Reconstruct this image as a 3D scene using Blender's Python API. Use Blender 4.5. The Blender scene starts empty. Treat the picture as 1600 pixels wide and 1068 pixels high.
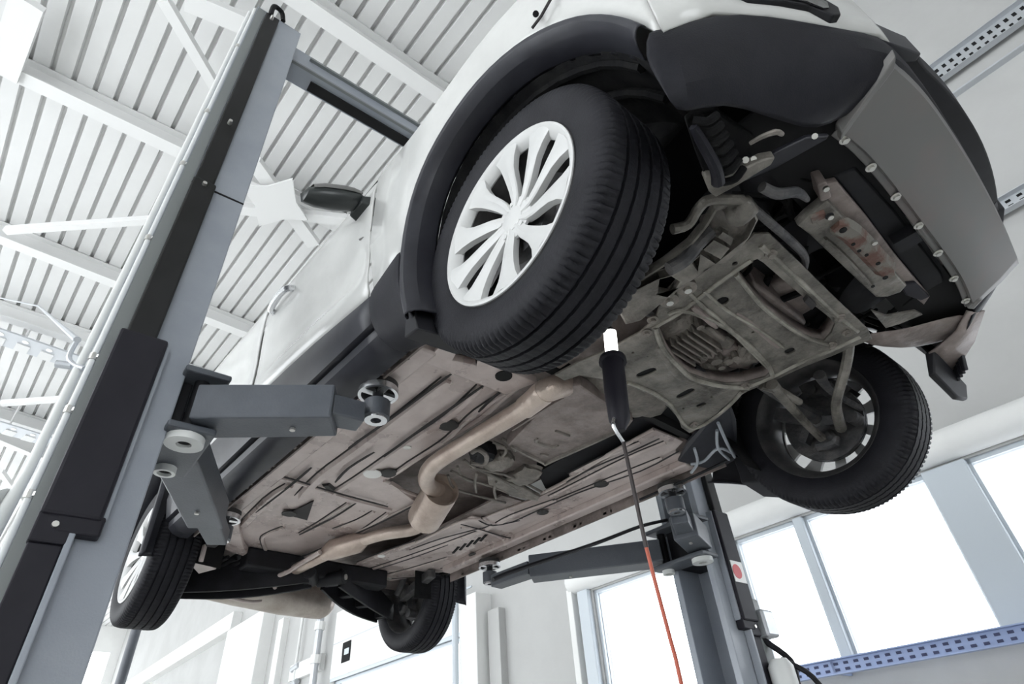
import bpy, bmesh, math, random
from mathutils import Vector, Matrix
random.seed(7)
PI = math.pi
S = bpy.context.scene
COL = S.collection

# ------------------------------------------------------------------ materials
def mat(name, base, rough=0.5, metal=0.0, base2=None, scale=6.0, bump=0.0, bscale=60.0, lo=0.4, hi=0.62, coat=0.0, detail=6.0, stretch=None, spec=0.5, emit=None, estr=0.0, rough2=None):
    m = bpy.data.materials.new(name); m.use_nodes = True
    nt = m.node_tree; b = nt.nodes['Principled BSDF']
    b.inputs['Base Color'].default_value = (*base, 1)
    b.inputs['Roughness'].default_value = rough
    b.inputs['Metallic'].default_value = metal; b.inputs['Specular IOR Level'].default_value = spec
    if coat: b.inputs['Coat Weight'].default_value = coat
    tc = nt.nodes.new('ShaderNodeTexCoord'); src = tc.outputs['Object']
    if stretch:
        mp = nt.nodes.new('ShaderNodeMapping'); mp.inputs['Scale'].default_value = stretch
        nt.links.new(src, mp.inputs['Vector']); src = mp.outputs['Vector']
    if base2:
        n = nt.nodes.new('ShaderNodeTexNoise'); n.inputs['Scale'].default_value = scale; n.inputs['Detail'].default_value = detail
        n.inputs['Roughness'].default_value = 0.62
        r = nt.nodes.new('ShaderNodeValToRGB')
        r.color_ramp.elements[0].position = lo; r.color_ramp.elements[0].color = (*base, 1)
        r.color_ramp.elements[1].position = hi; r.color_ramp.elements[1].color = (*base2, 1)
        nt.links.new(src, n.inputs['Vector']); nt.links.new(n.outputs['Fac'], r.inputs['Fac'])
        nt.links.new(r.outputs['Color'], b.inputs['Base Color'])
        if rough2 is not None:
            mr = nt.nodes.new('ShaderNodeMapRange'); mr.inputs['To Min'].default_value = rough; mr.inputs['To Max'].default_value = rough2
            mr.inputs['From Min'].default_value = lo; mr.inputs['From Max'].default_value = hi
            nt.links.new(n.outputs['Fac'], mr.inputs['Value']); nt.links.new(mr.outputs['Result'], b.inputs['Roughness'])
    if bump:
        n2 = nt.nodes.new('ShaderNodeTexNoise'); n2.inputs['Scale'].default_value = bscale; n2.inputs['Detail'].default_value = 4
        bp = nt.nodes.new('ShaderNodeBump'); bp.inputs['Strength'].default_value = bump; bp.inputs['Distance'].default_value = 0.01
        nt.links.new(src, n2.inputs['Vector']); nt.links.new(n2.outputs['Fac'], bp.inputs['Height']); nt.links.new(bp.outputs['Normal'], b.inputs['Normal'])
    if emit:
        b.inputs['Emission Color'].default_value = (*emit, 1); b.inputs['Emission Strength'].default_value = estr
    return m

M = dict(
 paint=mat('white_paint', (0.52,0.52,0.51), 0.24, 0, (0.60,0.60,0.585), 2.0, coat=0.4),
 plastic=mat('dark_plastic', (0.007,0.007,0.011), 0.55, 0, (0.012,0.012,0.017), 9, 0.1, 300, spec=.22),
 plastic_gloss=mat('sill_plastic', (0.020,0.020,0.026), 0.38, 0, (0.034,0.035,0.043), 5, spec=.35),
 black=mat('black_plastic', (0.008,0.008,0.010), 0.6, 0, (0.014,0.014,0.018), 12, spec=.3),
 liner=mat('liner_felt', (0.006,0.006,0.007), 0.9, 0, (0.012,0.012,0.012), 20, 0.3, 90, spec=.15),
 tire=mat('tire_rubber', (0.007,0.007,0.010), 0.62, 0, (0.013,0.013,0.017), 9, 0.15, 200, spec=.25),
 cover=mat('wheel_cover_paint', (0.54,0.54,0.535), 0.38, 0, (0.60,0.60,0.595), 5),
 alloy=mat('silver_alloy', (0.55,0.55,0.55), 0.3, 0.8),
 barrel=mat('dirty_rim_steel', (0.05,0.05,0.053), 0.55, 0.5, (0.09,0.085,0.085), 14),
 skid=mat('silver_skid_paint', (0.15,0.147,0.143), 0.45, 0.2, (0.19,0.15,0.143), 2.4, lo=.5, hi=.75, rough2=0.5),
 floor_pan=mat('underbody_coating', (0.44,0.365,0.345), 0.22, 0.15, (0.62,0.54,0.515), 3.5, 0.3, 30, rough2=0.5),
 floor_dark=mat('dusty_underbody_metal', (0.17,0.14,0.13), 0.5, 0.15, (0.30,0.25,0.235), 9, 0.4, 40),
 seam_and_shade=mat('sealer_and_rib_shade', (0.03,0.027,0.028), 0.8),
 subframe=mat('dusty_subframe_steel', (0.075,0.069,0.06), 0.46, 0.3, (0.26,0.24,0.215), 9, 0.7, 40, lo=.36, hi=.66),
 rim=mat('steel_rim_highlight', (0.16,0.15,0.13), 0.42, 0.4, (0.36,0.34,0.30), 10, 0.4, 40),  # lighter subframe tone paints an edge highlight on the raised rims
 rustframe=mat('rusted_bracket_steel', (0.20,0.19,0.17), 0.65, 0.2, (0.14,0.075,0.06), 14, 0.5, 50, lo=0.45, hi=0.58),
 castalu=mat('dusty_cast_aluminium', (0.17,0.155,0.14), 0.6, 0.35, (0.28,0.25,0.225), 11, 0.7, 45),
 exhaust=mat('exhaust_steel', (0.62,0.52,0.455), 0.34, 0.55, (0.44,0.35,0.30), 5, 0.2, 80),
 silencer=mat('silencer_steel', (0.55,0.50,0.45), 0.4, 0.5, (0.38,0.32,0.28), 4, 0.2, 60),
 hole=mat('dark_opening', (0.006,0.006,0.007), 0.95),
 rubber=mat('rubber_plug', (0.035,0.033,0.033), 0.7),
 bolt=mat('zinc_bolt', (0.62,0.61,0.58), 0.3, 0.9),
 clean_and_highlight=mat('cover_disc_and_highlight', (0.85,0.84,0.82), 0.4),
 lift=mat('grey_lift_enamel', (0.30,0.325,0.37), 0.40, 0, (0.35,0.375,0.415), 2.5, 0.06, 200),
 lift_side=mat('grey_green_strip', (0.22,0.235,0.235), 0.45),
 arm=mat('arm_enamel', (0.075,0.083,0.098), 0.42, 0, (0.10,0.108,0.125), 4, 0.1, 150),
 railcover=mat('black_rail_cover', (0.009,0.009,0.009), 0.5, 0, (0.015,0.015,0.016), 4, spec=.3),
 box=mat('charcoal_motor_cover', (0.012,0.011,0.017), 0.55, 0, (0.016,0.015,0.022), 7, spec=.3),
 chrome=mat('bright_steel_edge', (0.75,0.76,0.78), 0.22, 0.9),
 pipe=mat('white_conduit', (0.72,0.73,0.72), 0.4),
 white=mat('white_wall_paint', (0.80,0.80,0.79), 0.7, 0, (0.84,0.84,0.83), 1.2, 0.1, 30),
 wallgrey=mat('pale_grey_wall', (0.45,0.45,0.445), 0.75, 0, (0.49,0.49,0.485), 0.8, 0.1, 30),
 deck=mat('white_steel_deck', (0.66,0.66,0.655), 0.6, 0, (0.70,0.70,0.695), 0.7),
 beam=mat('white_beam_paint', (0.74,0.74,0.735), 0.55),
 frame=mat('pale_blue_window_frame', (0.58,0.63,0.68), 0.4),
 tray=mat('galvanised_tray', (0.55,0.57,0.60), 0.4, 0.5),
 trayblue=mat('blue_cable_tray', (0.36,0.44,0.66), 0.45, 0.2),
 slot=mat('tray_slot', (0.06,0.07,0.14), 0.7),
 concrete=mat('pale_floor_coating', (0.60,0.60,0.58), 0.35, 0, (0.66,0.66,0.64), 1.5, 0.2, 20),
 red=mat('red_sticker', (0.65,0.05,0.06), 0.45),
 orange=mat('orange_cord', (0.42,0.09,0.05), 0.5),
 cordblack=mat('black_cord', (0.03,0.022,0.022), 0.5),
 lampglow=mat('work_light_tube', (0.9,0.9,0.9), 0.3, emit=(1,0.97,0.93), estr=6),
 hub=mat('blued_knuckle_iron', (0.06,0.06,0.065), 0.6, 0.4, (0.12,0.115,0.115), 15, 0.4, 60),
 lamp_dark=mat('smoked_lens', (0.01,0.01,0.012), 0.12, 0, coat=0.6),
 mirror_black=mat('mirror_housing', (0.02,0.024,0.024), 0.28, 0),
)
g = bpy.data.materials.new('window_glass'); g.use_nodes = True
gb = g.node_tree.nodes['Principled BSDF']; gb.inputs['Transmission Weight'].default_value = 1; gb.inputs['Roughness'].default_value = 0.0; gb.inputs['IOR'].default_value = 1.01
gb.inputs['Base Color'].default_value = (0.97,0.98,1,1)
M['glass'] = g
g2 = mat('car_glass', (0.03,0.035,0.035), 0.05, 0, coat=1.0); M['carglass'] = g2

# ------------------------------------------------------------------ mesh helpers
class MB:
    def __init__(s): s.v = []; s.f = []
    def add(s, vs, fs):
        o = len(s.v); s.v += [tuple(x) for x in vs]; s.f += [tuple(i+o for i in f) for f in fs]; return s
    def box(s, c, d, R=None):
        R = R or Matrix.Identity(3); c = Vector(c)
        vs = [c + R @ Vector((x*d[0]/2, y*d[1]/2, z*d[2]/2)) for x in (-1,1) for y in (-1,1) for z in (-1,1)]
        return s.add(vs, [(0,1,3,2),(4,6,7,5),(0,4,5,1),(2,3,7,6),(0,2,6,4),(1,5,7,3)])
    def bb(s, a, b):
        return s.box([(a[i]+b[i])/2 for i in range(3)], [abs(a[i]-b[i]) for i in range(3)])
    def hexa(s, bot, top):
        n = len(bot)
        return s.add(list(bot)+list(top), [tuple(range(n))[::-1], tuple(range(n,2*n))]+[(i,(i+1)%n,n+(i+1)%n,n+i) for i in range(n)])
    def prism(s, poly, z0, z1):
        return s.hexa([(p[0],p[1],z0) for p in poly], [(p[0],p[1],z1) for p in poly])
    def bar(s, a, b, w, h, up=(0,0,1)):
        a = Vector(a); b = Vector(b); d = (b-a).normalized(); sd = d.cross(Vector(up)).normalized(); u = sd.cross(d)
        A = [a+sd*x*w/2+u*y*h/2 for x,y in ((-1,-1),(1,-1),(1,1),(-1,1))]; B = [p+(b-a) for p in A]
        return s.add(A+B, [(3,2,1,0),(4,5,6,7)]+[(i,(i+1)%4,4+(i+1)%4,4+i) for i in range(4)])
    def tube(s, path, r, n=12, cap=True, flat=1.0, smooth=0):
        P = [Vector(p) for p in path]
        rs = list(r) if isinstance(r,(list,tuple)) else [r]*len(P)
        if smooth:
            Q=[];q=[]
            for i in range(len(P)-1):
                p0=P[max(i-1,0)];p1=P[i];p2=P[i+1];p3=P[min(i+2,len(P)-1)]
                for k in range(smooth):
                    t=k/smooth
                    Q.append(0.5*((2*p1)+(p2-p0)*t+(2*p0-5*p1+4*p2-p3)*t*t+(3*p1-p0-3*p2+p3)*t**3)); q.append(rs[i]*(1-t)+rs[i+1]*t)
            Q.append(P[-1]); q.append(rs[-1]); P=Q; rs=q
        vs=[]; u=None
        for i,p in enumerate(P):
            d=(P[min(i+1,len(P)-1)]-P[max(i-1,0)]).normalized()
            if u is None:
                u=d.cross(Vector((0,0,1)))
                if u.length<1e-3: u=d.cross(Vector((0,1,0)))
                u.normalize()
            u=(u-d*u.dot(d)).normalized(); w=d.cross(u)
            vs+=[p+(u*math.cos(2*PI*k/n)+w*math.sin(2*PI*k/n)*flat)*rs[i] for k in range(n)]
        fs=[(i*n+k,i*n+(k+1)%n,(i+1)*n+(k+1)%n,(i+1)*n+k) for i in range(len(P)-1) for k in range(n)]
        if cap: fs+=[tuple(range(n))[::-1],tuple(range(len(vs)-n,len(vs)))]
        return s.add(vs,fs)
    def lathe(s, prof, c=(0,0,0), ax=(0,1,0), n=48, a0=0, a1=2*PI, mod=None, closed=False):
        # prof: (distance along axis, radius)
        c=Vector(c); ax=Vector(ax).normalized(); u=ax.cross(Vector((0,0,1)))
        if u.length<1e-3: u=Vector((1,0,0))
        u.normalize(); w=ax.cross(u)
        full=abs(a1-a0-2*PI)<1e-6; m=n if full else n+1; vs=[]
        for i in range(m):
            a=a0+(a1-a0)*i/n
            for j,(y,r) in enumerate(prof):
                rr=r+(mod(i,j) if mod else 0)
                vs.append(c+ax*y+(u*math.cos(a)+w*math.sin(a))*rr)
        k=len(prof); fs=[]
        for i in range(n):
            i2=(i+1)%m
            for j in range(k if closed else k-1):
                j2=(j+1)%k
                fs.append((i*k+j,i2*k+j,i2*k+j2,i*k+j2))
        return s.add(vs,fs)
    def cyl(s, a, b, r, n=16, r2=None):
        return s.tube([a,b],[r,r if r2 is None else r2],n)
    def loft(s, rows, close=False):
        k=len(rows[0]); vs=[p for r in rows for p in r]
        fs=[(i*k+j,i*k+(j+1)%k,(i+1)*k+(j+1)%k,(i+1)*k+j) for i in range(len(rows)-1) for j in range(k if close else k-1)]
        return s.add(vs,fs)
    def ring(s, c, r0, r1, z, th, n=24): return s.lathe([(z,r0),(z,r1),(z+th,r1),(z+th,r0)],c,(0,0,1),n,closed=True)

def link(name, me, m, parent=None, smooth=True, bevel=0, solid=0, sub=0, ang=35, offset=-1):
    o = bpy.data.objects.new(name, me); COL.objects.link(o)
    if m: me.materials.append(M[m] if isinstance(m,str) else m)
    if parent is not None:
        o.parent = parent; root = parent
        L = Vector((0,0,0)); q = parent; mw = Matrix.Identity(4)
        chain=[]
        while q is not None: chain.append(q); q=q.parent
        for q in reversed(chain): mw = mw @ q.matrix_parent_inverse @ q.matrix_basis
        if not LOCAL: o.matrix_parent_inverse = mw.inverted()
    if solid:
        md=o.modifiers.new('solid','SOLIDIFY'); md.thickness=solid; md.offset=offset
    if sub:
        md=o.modifiers.new('sub','SUBSURF'); md.levels=sub; md.render_levels=sub
    if bevel:
        md=o.modifiers.new('bevel','BEVEL'); md.width=bevel; md.segments=2; md.limit_method='ANGLE'; md.angle_limit=math.radians(35)
    if smooth:
        try: me.shade_smooth()
        except Exception:
            for p in me.polygons: p.use_smooth=True
        try: me.set_sharp_from_angle(angle=math.radians(ang))
        except Exception: pass
    return o
LOCAL=False
def build(mb, name, m, parent=None, merge=True, **k):
    me = bpy.data.meshes.new(name); me.from_pydata(mb.v, [], mb.f)
    bm=bmesh.new(); bm.from_mesh(me)
    if merge: bmesh.ops.remove_doubles(bm, verts=bm.verts, dist=1e-5)
    bmesh.ops.recalc_face_normals(bm, faces=bm.faces)
    bm.to_mesh(me); bm.free(); me.update()
    return link(name, me, m, parent, **k)

def plate(name, outer, holes, z, th, m, parent, bevel=0.004, dome=None):
    """flat pressed sheet: outline with holes, given thickness, rounded edges; lies at height z (underside)"""
    cu = bpy.data.curves.new(name,'CURVE'); cu.dimensions='2D'; cu.fill_mode='BOTH'
    cu.extrude = th/2-bevel; cu.bevel_depth=bevel; cu.bevel_resolution=1; cu.resolution_u=6
    for L in [outer]+holes:
        sp=cu.splines.new('POLY'); sp.points.add(len(L)-1)
        for i,p in enumerate(L): sp.points[i].co=(p[0],p[1],0,1)
        sp.use_cyclic_u=True
    t = bpy.data.objects.new('tmp',cu); COL.objects.link(t)
    dg = bpy.context.evaluated_depsgraph_get(); dg.update()
    me = bpy.data.meshes.new_from_object(t.evaluated_get(dg)); bpy.data.objects.remove(t)
    me.materials.clear(); me.name=name
    for v in me.vertices:
        v.co.z += z+th/2
        if dome: v.co.z += dome(v.co.x,v.co.y)
    return link(name, me, m, parent)

def circle(c, r, n=14, ry=None, rot=0):
    ry=ry or r; return [(c[0]+r*math.cos(a)*math.cos(rot)-ry*math.sin(a)*math.sin(rot), c[1]+r*math.cos(a)*math.sin(rot)+ry*math.sin(a)*math.cos(rot)) for a in [2*PI*i/n for i in range(n)]]
def rounded(poly, k=0.25, n=4):
    out=[]; N=len(poly)
    for i in range(N):
        p=Vector(poly[i][:2]); a=Vector(poly[i-1][:2]); b=Vector(poly[(i+1)%N][:2])
        A=p+(a-p)*k; B=p+(b-p)*k
        for j in range(n+1):
            t=j/n; out.append(tuple(A*(1-t)**2+p*2*t*(1-t)+B*t*t))
    return out
def smoothline(pts, n=4):
    P=[Vector(p) for p in pts]; Q=[]
    for i in range(len(P)-1):
        p0=P[max(i-1,0)];p1=P[i];p2=P[i+1];p3=P[min(i+2,len(P)-1)]
        for k in range(n):
            t=k/n; Q.append(0.5*((2*p1)+(p2-p0)*t+(2*p0-5*p1+4*p2-p3)*t*t+(3*p1-p0-3*p2+p3)*t**3))
    Q.append(P[-1]); return Q

def thing(name, label, cat, loc=(0,0,0), rz=0, group=None):
    o=bpy.data.objects.new(name,None); COL.objects.link(o); o.location=loc; o.rotation_euler=(0,0,rz); o.empty_display_size=0.1
    o['label']=label; o['category']=cat
    if group: o['group']=group
    return o
def tag(o,label,cat,group=None):
    o['label']=label; o['category']=cat
    if group: o['group']=group
    return o
def struct(mb,name,m,**k):
    o=build(mb,name,m,**k); o['kind']='structure'; return o

# ------------------------------------------------------------------ camera
cam=bpy.data.cameras.new('camera'); co=bpy.data.objects.new('camera',cam); COL.objects.link(co); S.camera=co
cam.sensor_fit='HORIZONTAL'; cam.sensor_width=36; cam.lens=20.450996; cam.clip_end=200; cam.clip_start=0.02
R_=[[0.666599,0.742773,-0.062724],[-0.487156,0.370412,-0.790869],[-0.564202,0.557749,0.608763]]   # right, down, forward
r,d,fw=[Vector(v) for v in R_]
co.matrix_world=Matrix(((r.x,-d.x,-fw.x,0.612897),(r.y,-d.y,-fw.y,-1.484456),(r.z,-d.z,-fw.z,1.110724),(0,0,0,1)))


ZD=8.5
# ------------------------------------------------------------------ room
WA=-0.044708; wc,ws=math.cos(WA),math.sin(WA)
def WL(x,D,z):   # point on the left wall: x along the wall, D distance, z height (x is the world x at D)
    t=(x+ws*D)/wc; return (wc*t-ws*D, ws*t+wc*D, z)
def wbox(mb,x0,x1,D0,D1,z0,z1):
    b=[WL(x0,D0,z0),WL(x1,D0,z0),WL(x1,D1,z0),WL(x0,D1,z0)]; return mb.hexa(b,[(p[0],p[1],z1) for p in b])
struct(MB().bb((-36,-9,-0.1),(9,7,0)),'floor','concrete')
# ceiling deck: trapezoid ribs running along x
p=0.228*1.0; rows=[]
prof=[]; y=-9.0-0.07
while y<7:
    prof+=[(y,ZD),(y+p*0.74,ZD),(y+p*0.80,ZD+0.07),(y+p*0.94,ZD+0.07)]; y+=p
struct(MB().loft([[(-36,a,b) for a,b in prof],[(9,a,b) for a,b in prof]]),'ceiling','deck',smooth=False,solid=0.02,offset=1)
# left wall with window band
WX0,WX1=-36,9; zs0,zs1=1.70,2.93
wins=[(-0.05,2.6),(-1.42,-0.34),(-2.15,-1.49),(-4.10,-2.28),(-10.9,-6.62),(-13.4,-11.5),(-20,-17.2),(-26,-20.6)]
wins.sort()
mb=MB(); wbox(mb,WX0,WX1,4.0,4.18,0,zs0); wbox(mb,WX0,WX1,4.0,4.18,zs1,ZD+0.3)
xx=WX0
for a,b in wins: wbox(mb,xx,a,4.0,4.18,zs0,zs1); xx=b
wbox(mb,xx,WX1,4.0,4.18,zs0,zs1)
struct(mb,'wall_left','wallgrey',smooth=False)
for i,(a,b) in enumerate(wins):
    mb=MB(); t=0.035 if i>3 else .05
    for (x0,x1,z0,z1) in ((a,a+t,zs0,zs1),(b-t,b,zs0,zs1),(a,b,zs0,zs0+t),(a,b,zs1-t,zs1)): wbox(mb,x0,x1,4.03,4.11,z0,z1)
    w=struct(mb,'window_%d'%(i+1),'frame',smooth=False)
    mb=MB(); wbox(mb,a+t,b-t,4.065,4.075,zs0+t,zs1-t); build(mb,'pane','glass',w,smooth=False)
mb=MB(); wbox(mb,-35,-34.5,-9.5,4.1,0,1.0); wbox(mb,-35,-34.5,-9.5,4.1,7.4,ZD+.3)
for q in (-9.5,-6,-2.5,1,3.6): wbox(mb,-35,-34.5,q,q+.5,1,7.4)
struct(mb,'wall_back','white',smooth=False)  # openings added between the piers to let in light from the rear
# unseen right and front walls; openings invented and sized to let daylight in
struct(MB().bb((-36,-9.2,0),(9,-9,.9)).bb((-36,-9.2,6.8),(9,-9,ZD+.3)).bb((2,-9.2,0.9),(9,-9,6.8)),'wall_right_unseen','white',smooth=False)
struct(MB().bb((9,-9.2,3.6),(9.2,7,ZD+.3)).bb((9,-9.2,0),(9.2,-7.5,3.6)).bb((9,-2.5,0),(9.2,7,3.6)),'wall_front_unseen','white',smooth=False)
# header trim over windows (rounded cornice) + posts
n_tr=[0]
def trim(mb,m='beam',**k):
    n_tr[0]+=1; return struct(mb,'trim_%d'%n_tr[0],m,**k)
mb=MB(); A=Vector(WL(-4.4,3.97,3.07)); B=Vector(WL(5.5,3.97,3.07)); mb.tube([A,B],0.125,16); trim(mb,'white')
mb=MB(); wbox(mb,-0.36,-0.04,3.96,4.12,1.72,2.93); trim(mb,'frame',smooth=False,bevel=.01)
mb=MB(); wbox(mb,-1.50,-1.41,3.97,4.12,1.72,2.93); trim(mb,'frame',smooth=False,bevel=.01)
mb=MB(); wbox(mb,-4.45,-4.36,3.9,4.05,0,3.0); trim(mb,'white',smooth=False,bevel=.01)
mb=MB(); wbox(mb,-4.30,-4.13,3.93,4.12,0,2.95); trim(mb,'frame',smooth=False,bevel=.01)
mb=MB(); wbox(mb,-6.45,-6.05,3.72,4.05,0,3.35); trim(mb,'white',smooth=False,bevel=.01)
mb=MB(); wbox(mb,-6.0,-5.75,3.88,4.05,0,3.1); trim(mb,'wallgrey',smooth=False,bevel=.01)
mb=MB(); wbox(mb,-17.2,-14.6,3.7,4.05,0,5.0); trim(mb,'white',smooth=False,bevel=.02)
mb=MB(); wbox(mb,-13.9,-13.6,3.85,4.05,0,4.6); trim(mb,'white',smooth=False,bevel=.01)
mb=MB(); wbox(mb,-12.9,-11.4,3.9,4.05,3.2,3.5); trim(mb,'white',smooth=False,bevel=.01)
mb=MB(); wbox(mb,-34,-17.2,3.75,4.05,5.05,5.5); wbox(mb,-34,-17.2,3.85,4.05,3.6,3.8); trim(mb,'white',smooth=False,bevel=.01)
mb=MB(); wbox(mb,-11,-6.5,3.965,4.02,2.93,3.0); wbox(mb,-11,-6.5,3.985,4.02,3.55,3.575); trim(mb,'frame',smooth=False)

# roof beams
zb=ZD-0.28
def ibeam(a,b,w=0.16,h=0.26,m='beam'):
    mb=MB(); a=Vector(a); b=Vector(b)
    mb.bar(a,b,w,0.02).bar(a+Vector((0,0,h)),b+Vector((0,0,h)),w,0.02).bar(a+Vector((0,0,h/2)),b+Vector((0,0,h/2)),0.03,h)
    return trim(mb,m,smooth=False)
def ext(p,q,y0,y1):
    p=Vector(p);q=Vector(q);d=(q-p); return p+d*((y0-p.y)/d.y), p+d*((y1-p.y)/d.y)
K=(zb-1.11)
for P0,P1 in ([(-5.695,-3.13,8.22),(-5.588,-1.388,8.22)],[(-2.796,-1.07,8.22),(-2.689,1.128,8.22)],[(-8.82,-2.791,8.22),(-8.845,-1.247,8.22)],[(-10.898,-2.624,8.22),(-10.903,-1.515,8.22)],[(-14.858,-2.079,8.22),(-14.999,-1.291,8.22)],[(-16.002,-1.921,8.22),(-16.425,-1.105,8.22)]):
    a,b=ext(P0,P1,-8.9,3.85); ibeam(a,b,0.2)
for P0,P1,w in (((-4.641,-3.233,8.22),(-5.767,-3.301,8.22),.30),((-3.65,-2.146,8.1),(-4.278,-1.377,8.1),.12),((-8.438,-2.856,8.1),(-6.88,-1.25,8.1),.10),((-5.043,-0.586,8.1),(-5.934,0.757,8.1),.20),((-5.985,-0.429,8.1),(-5.097,1.066,8.1),.16),((-14.007,-2.15,8.1),(-13.091,-1.193,8.1),.12),((-17.374,-1.686,8.1),(-19.453,-0.831,8.1),.12),((-3.498,-1.968,8.1),(-3.282,-1.139,8.1),.22)):
    zo=Vector((0,0,.017*(n_tr[0]%6))); P0=Vector(P0)+zo;P1=Vector(P1)+zo; mb=MB(); mb.bar(P0,P1,w,0.10); trim(mb,'beam',smooth=False)
mb=MB(); c=Vector((-5.435,-0.078,8.02)); mb.prism([(c.x+math.cos(a)*rr,c.y+math.sin(a)*rr) for a,rr in zip([i*PI/4 for i in range(8)],[.55,.3,.5,.3,.55,.3,.5,.3])],c.z,c.z+.03); trim(mb,'beam',smooth=False)
for P0,P1 in ([(-8.477,0.082,8.22),(-8.74,0.938,8.22)],[(-5.595,0.409,8.22),(-5.672,1.044,8.22)]): pass

# perforated beam web: cable ladders hung under the far roof beams
def perforated(P0,P1,name,label):
    P0=Vector(P0);P1=Vector(P1); d=(P1-P0).normalized(); sd=d.cross(Vector((0,0,1))).normalized(); L=(P1-P0).length
    mb=MB(); mb.bar(P0,P1,0.5,0.03); o=build(mb,name,'tray',None,smooth=False); tag(o,label,'cable tray')
    n=int(L/0.36)
    for i in range(n):
        c=P0+d*(0.16+i*0.36)-Vector((0,0,0.012)); build(MB().cyl(c+sd*.12,c+sd*.12-Vector((0,0,.012)),0.05,12),'hole_highlight','clean_and_highlight',o)  # bright disc stands for light seen through the tray hole
        build(MB().bar(c-sd*.24-Vector((0,0,.01)),c+sd*.02-Vector((0,0,.01)),.20,.02),'web_panel','deck',o,smooth=False)
    for t in (.1,.5,.9): build(MB().cyl(P0+d*L*t,(*(P0+d*L*t).xy,ZD+.1),.02,8),'hanger_rod','beam',o)
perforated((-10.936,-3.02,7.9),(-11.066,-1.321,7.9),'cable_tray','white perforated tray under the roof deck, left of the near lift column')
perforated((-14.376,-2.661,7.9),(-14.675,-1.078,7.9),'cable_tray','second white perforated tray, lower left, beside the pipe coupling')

# cable trays on the upper left wall
def tray(x0,x1,z,h,D,m,ms,label,nslot,name='cable_tray'):
    mb=MB(); wbox(mb,x0,x1,D,D+.012,z-h/2,z+h/2); wbox(mb,x0,x1,D-.06,D+.012,z-h/2-.008,z-h/2); wbox(mb,x0,x1,D-.06,D+.012,z+h/2,z+h/2+.008)
    o=build(mb,name,m,None,smooth=False); tag(o,label,'cable tray')
    mb=MB(); L=(x1-x0)/nslot
    for k in range(nslot):
        for zz in (-.22,.22): wbox(mb,x0+L*(k+.25),x0+L*(k+.7),D-.004,D-.001,z+zz*h-.1*h,z+zz*h+.1*h)
    q=build(mb,'slot',ms,o,smooth=False); q['kind']='stuff'
    mb=MB()
    for k in range(0,nslot,max(6,nslot//5)): wbox(mb,x0+L*k,x0+L*k+.03,D,3.99,z-h/2,z+h/2)
    build(mb,'bracket',m,o,smooth=False)
tray(1.30633,6.0,6.424387,.22,3.92,'tray','hole','grey slotted cable tray high on the wall, above the bumper',70)
tray(0.831315,5.0,4.712734,.12,3.92,'tray','hole','narrow grey cable tray on the wall beside the skid plate corner',50)
tray(-3.0,4.5,1.701079,.09,3.72,'trayblue','slot','blue slotted cable tray along the sill of the windows',95)
mb=MB(); wbox(mb,-8,6,3.93,4.0,6.10584,6.12583); trim(mb,'tray')

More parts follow.
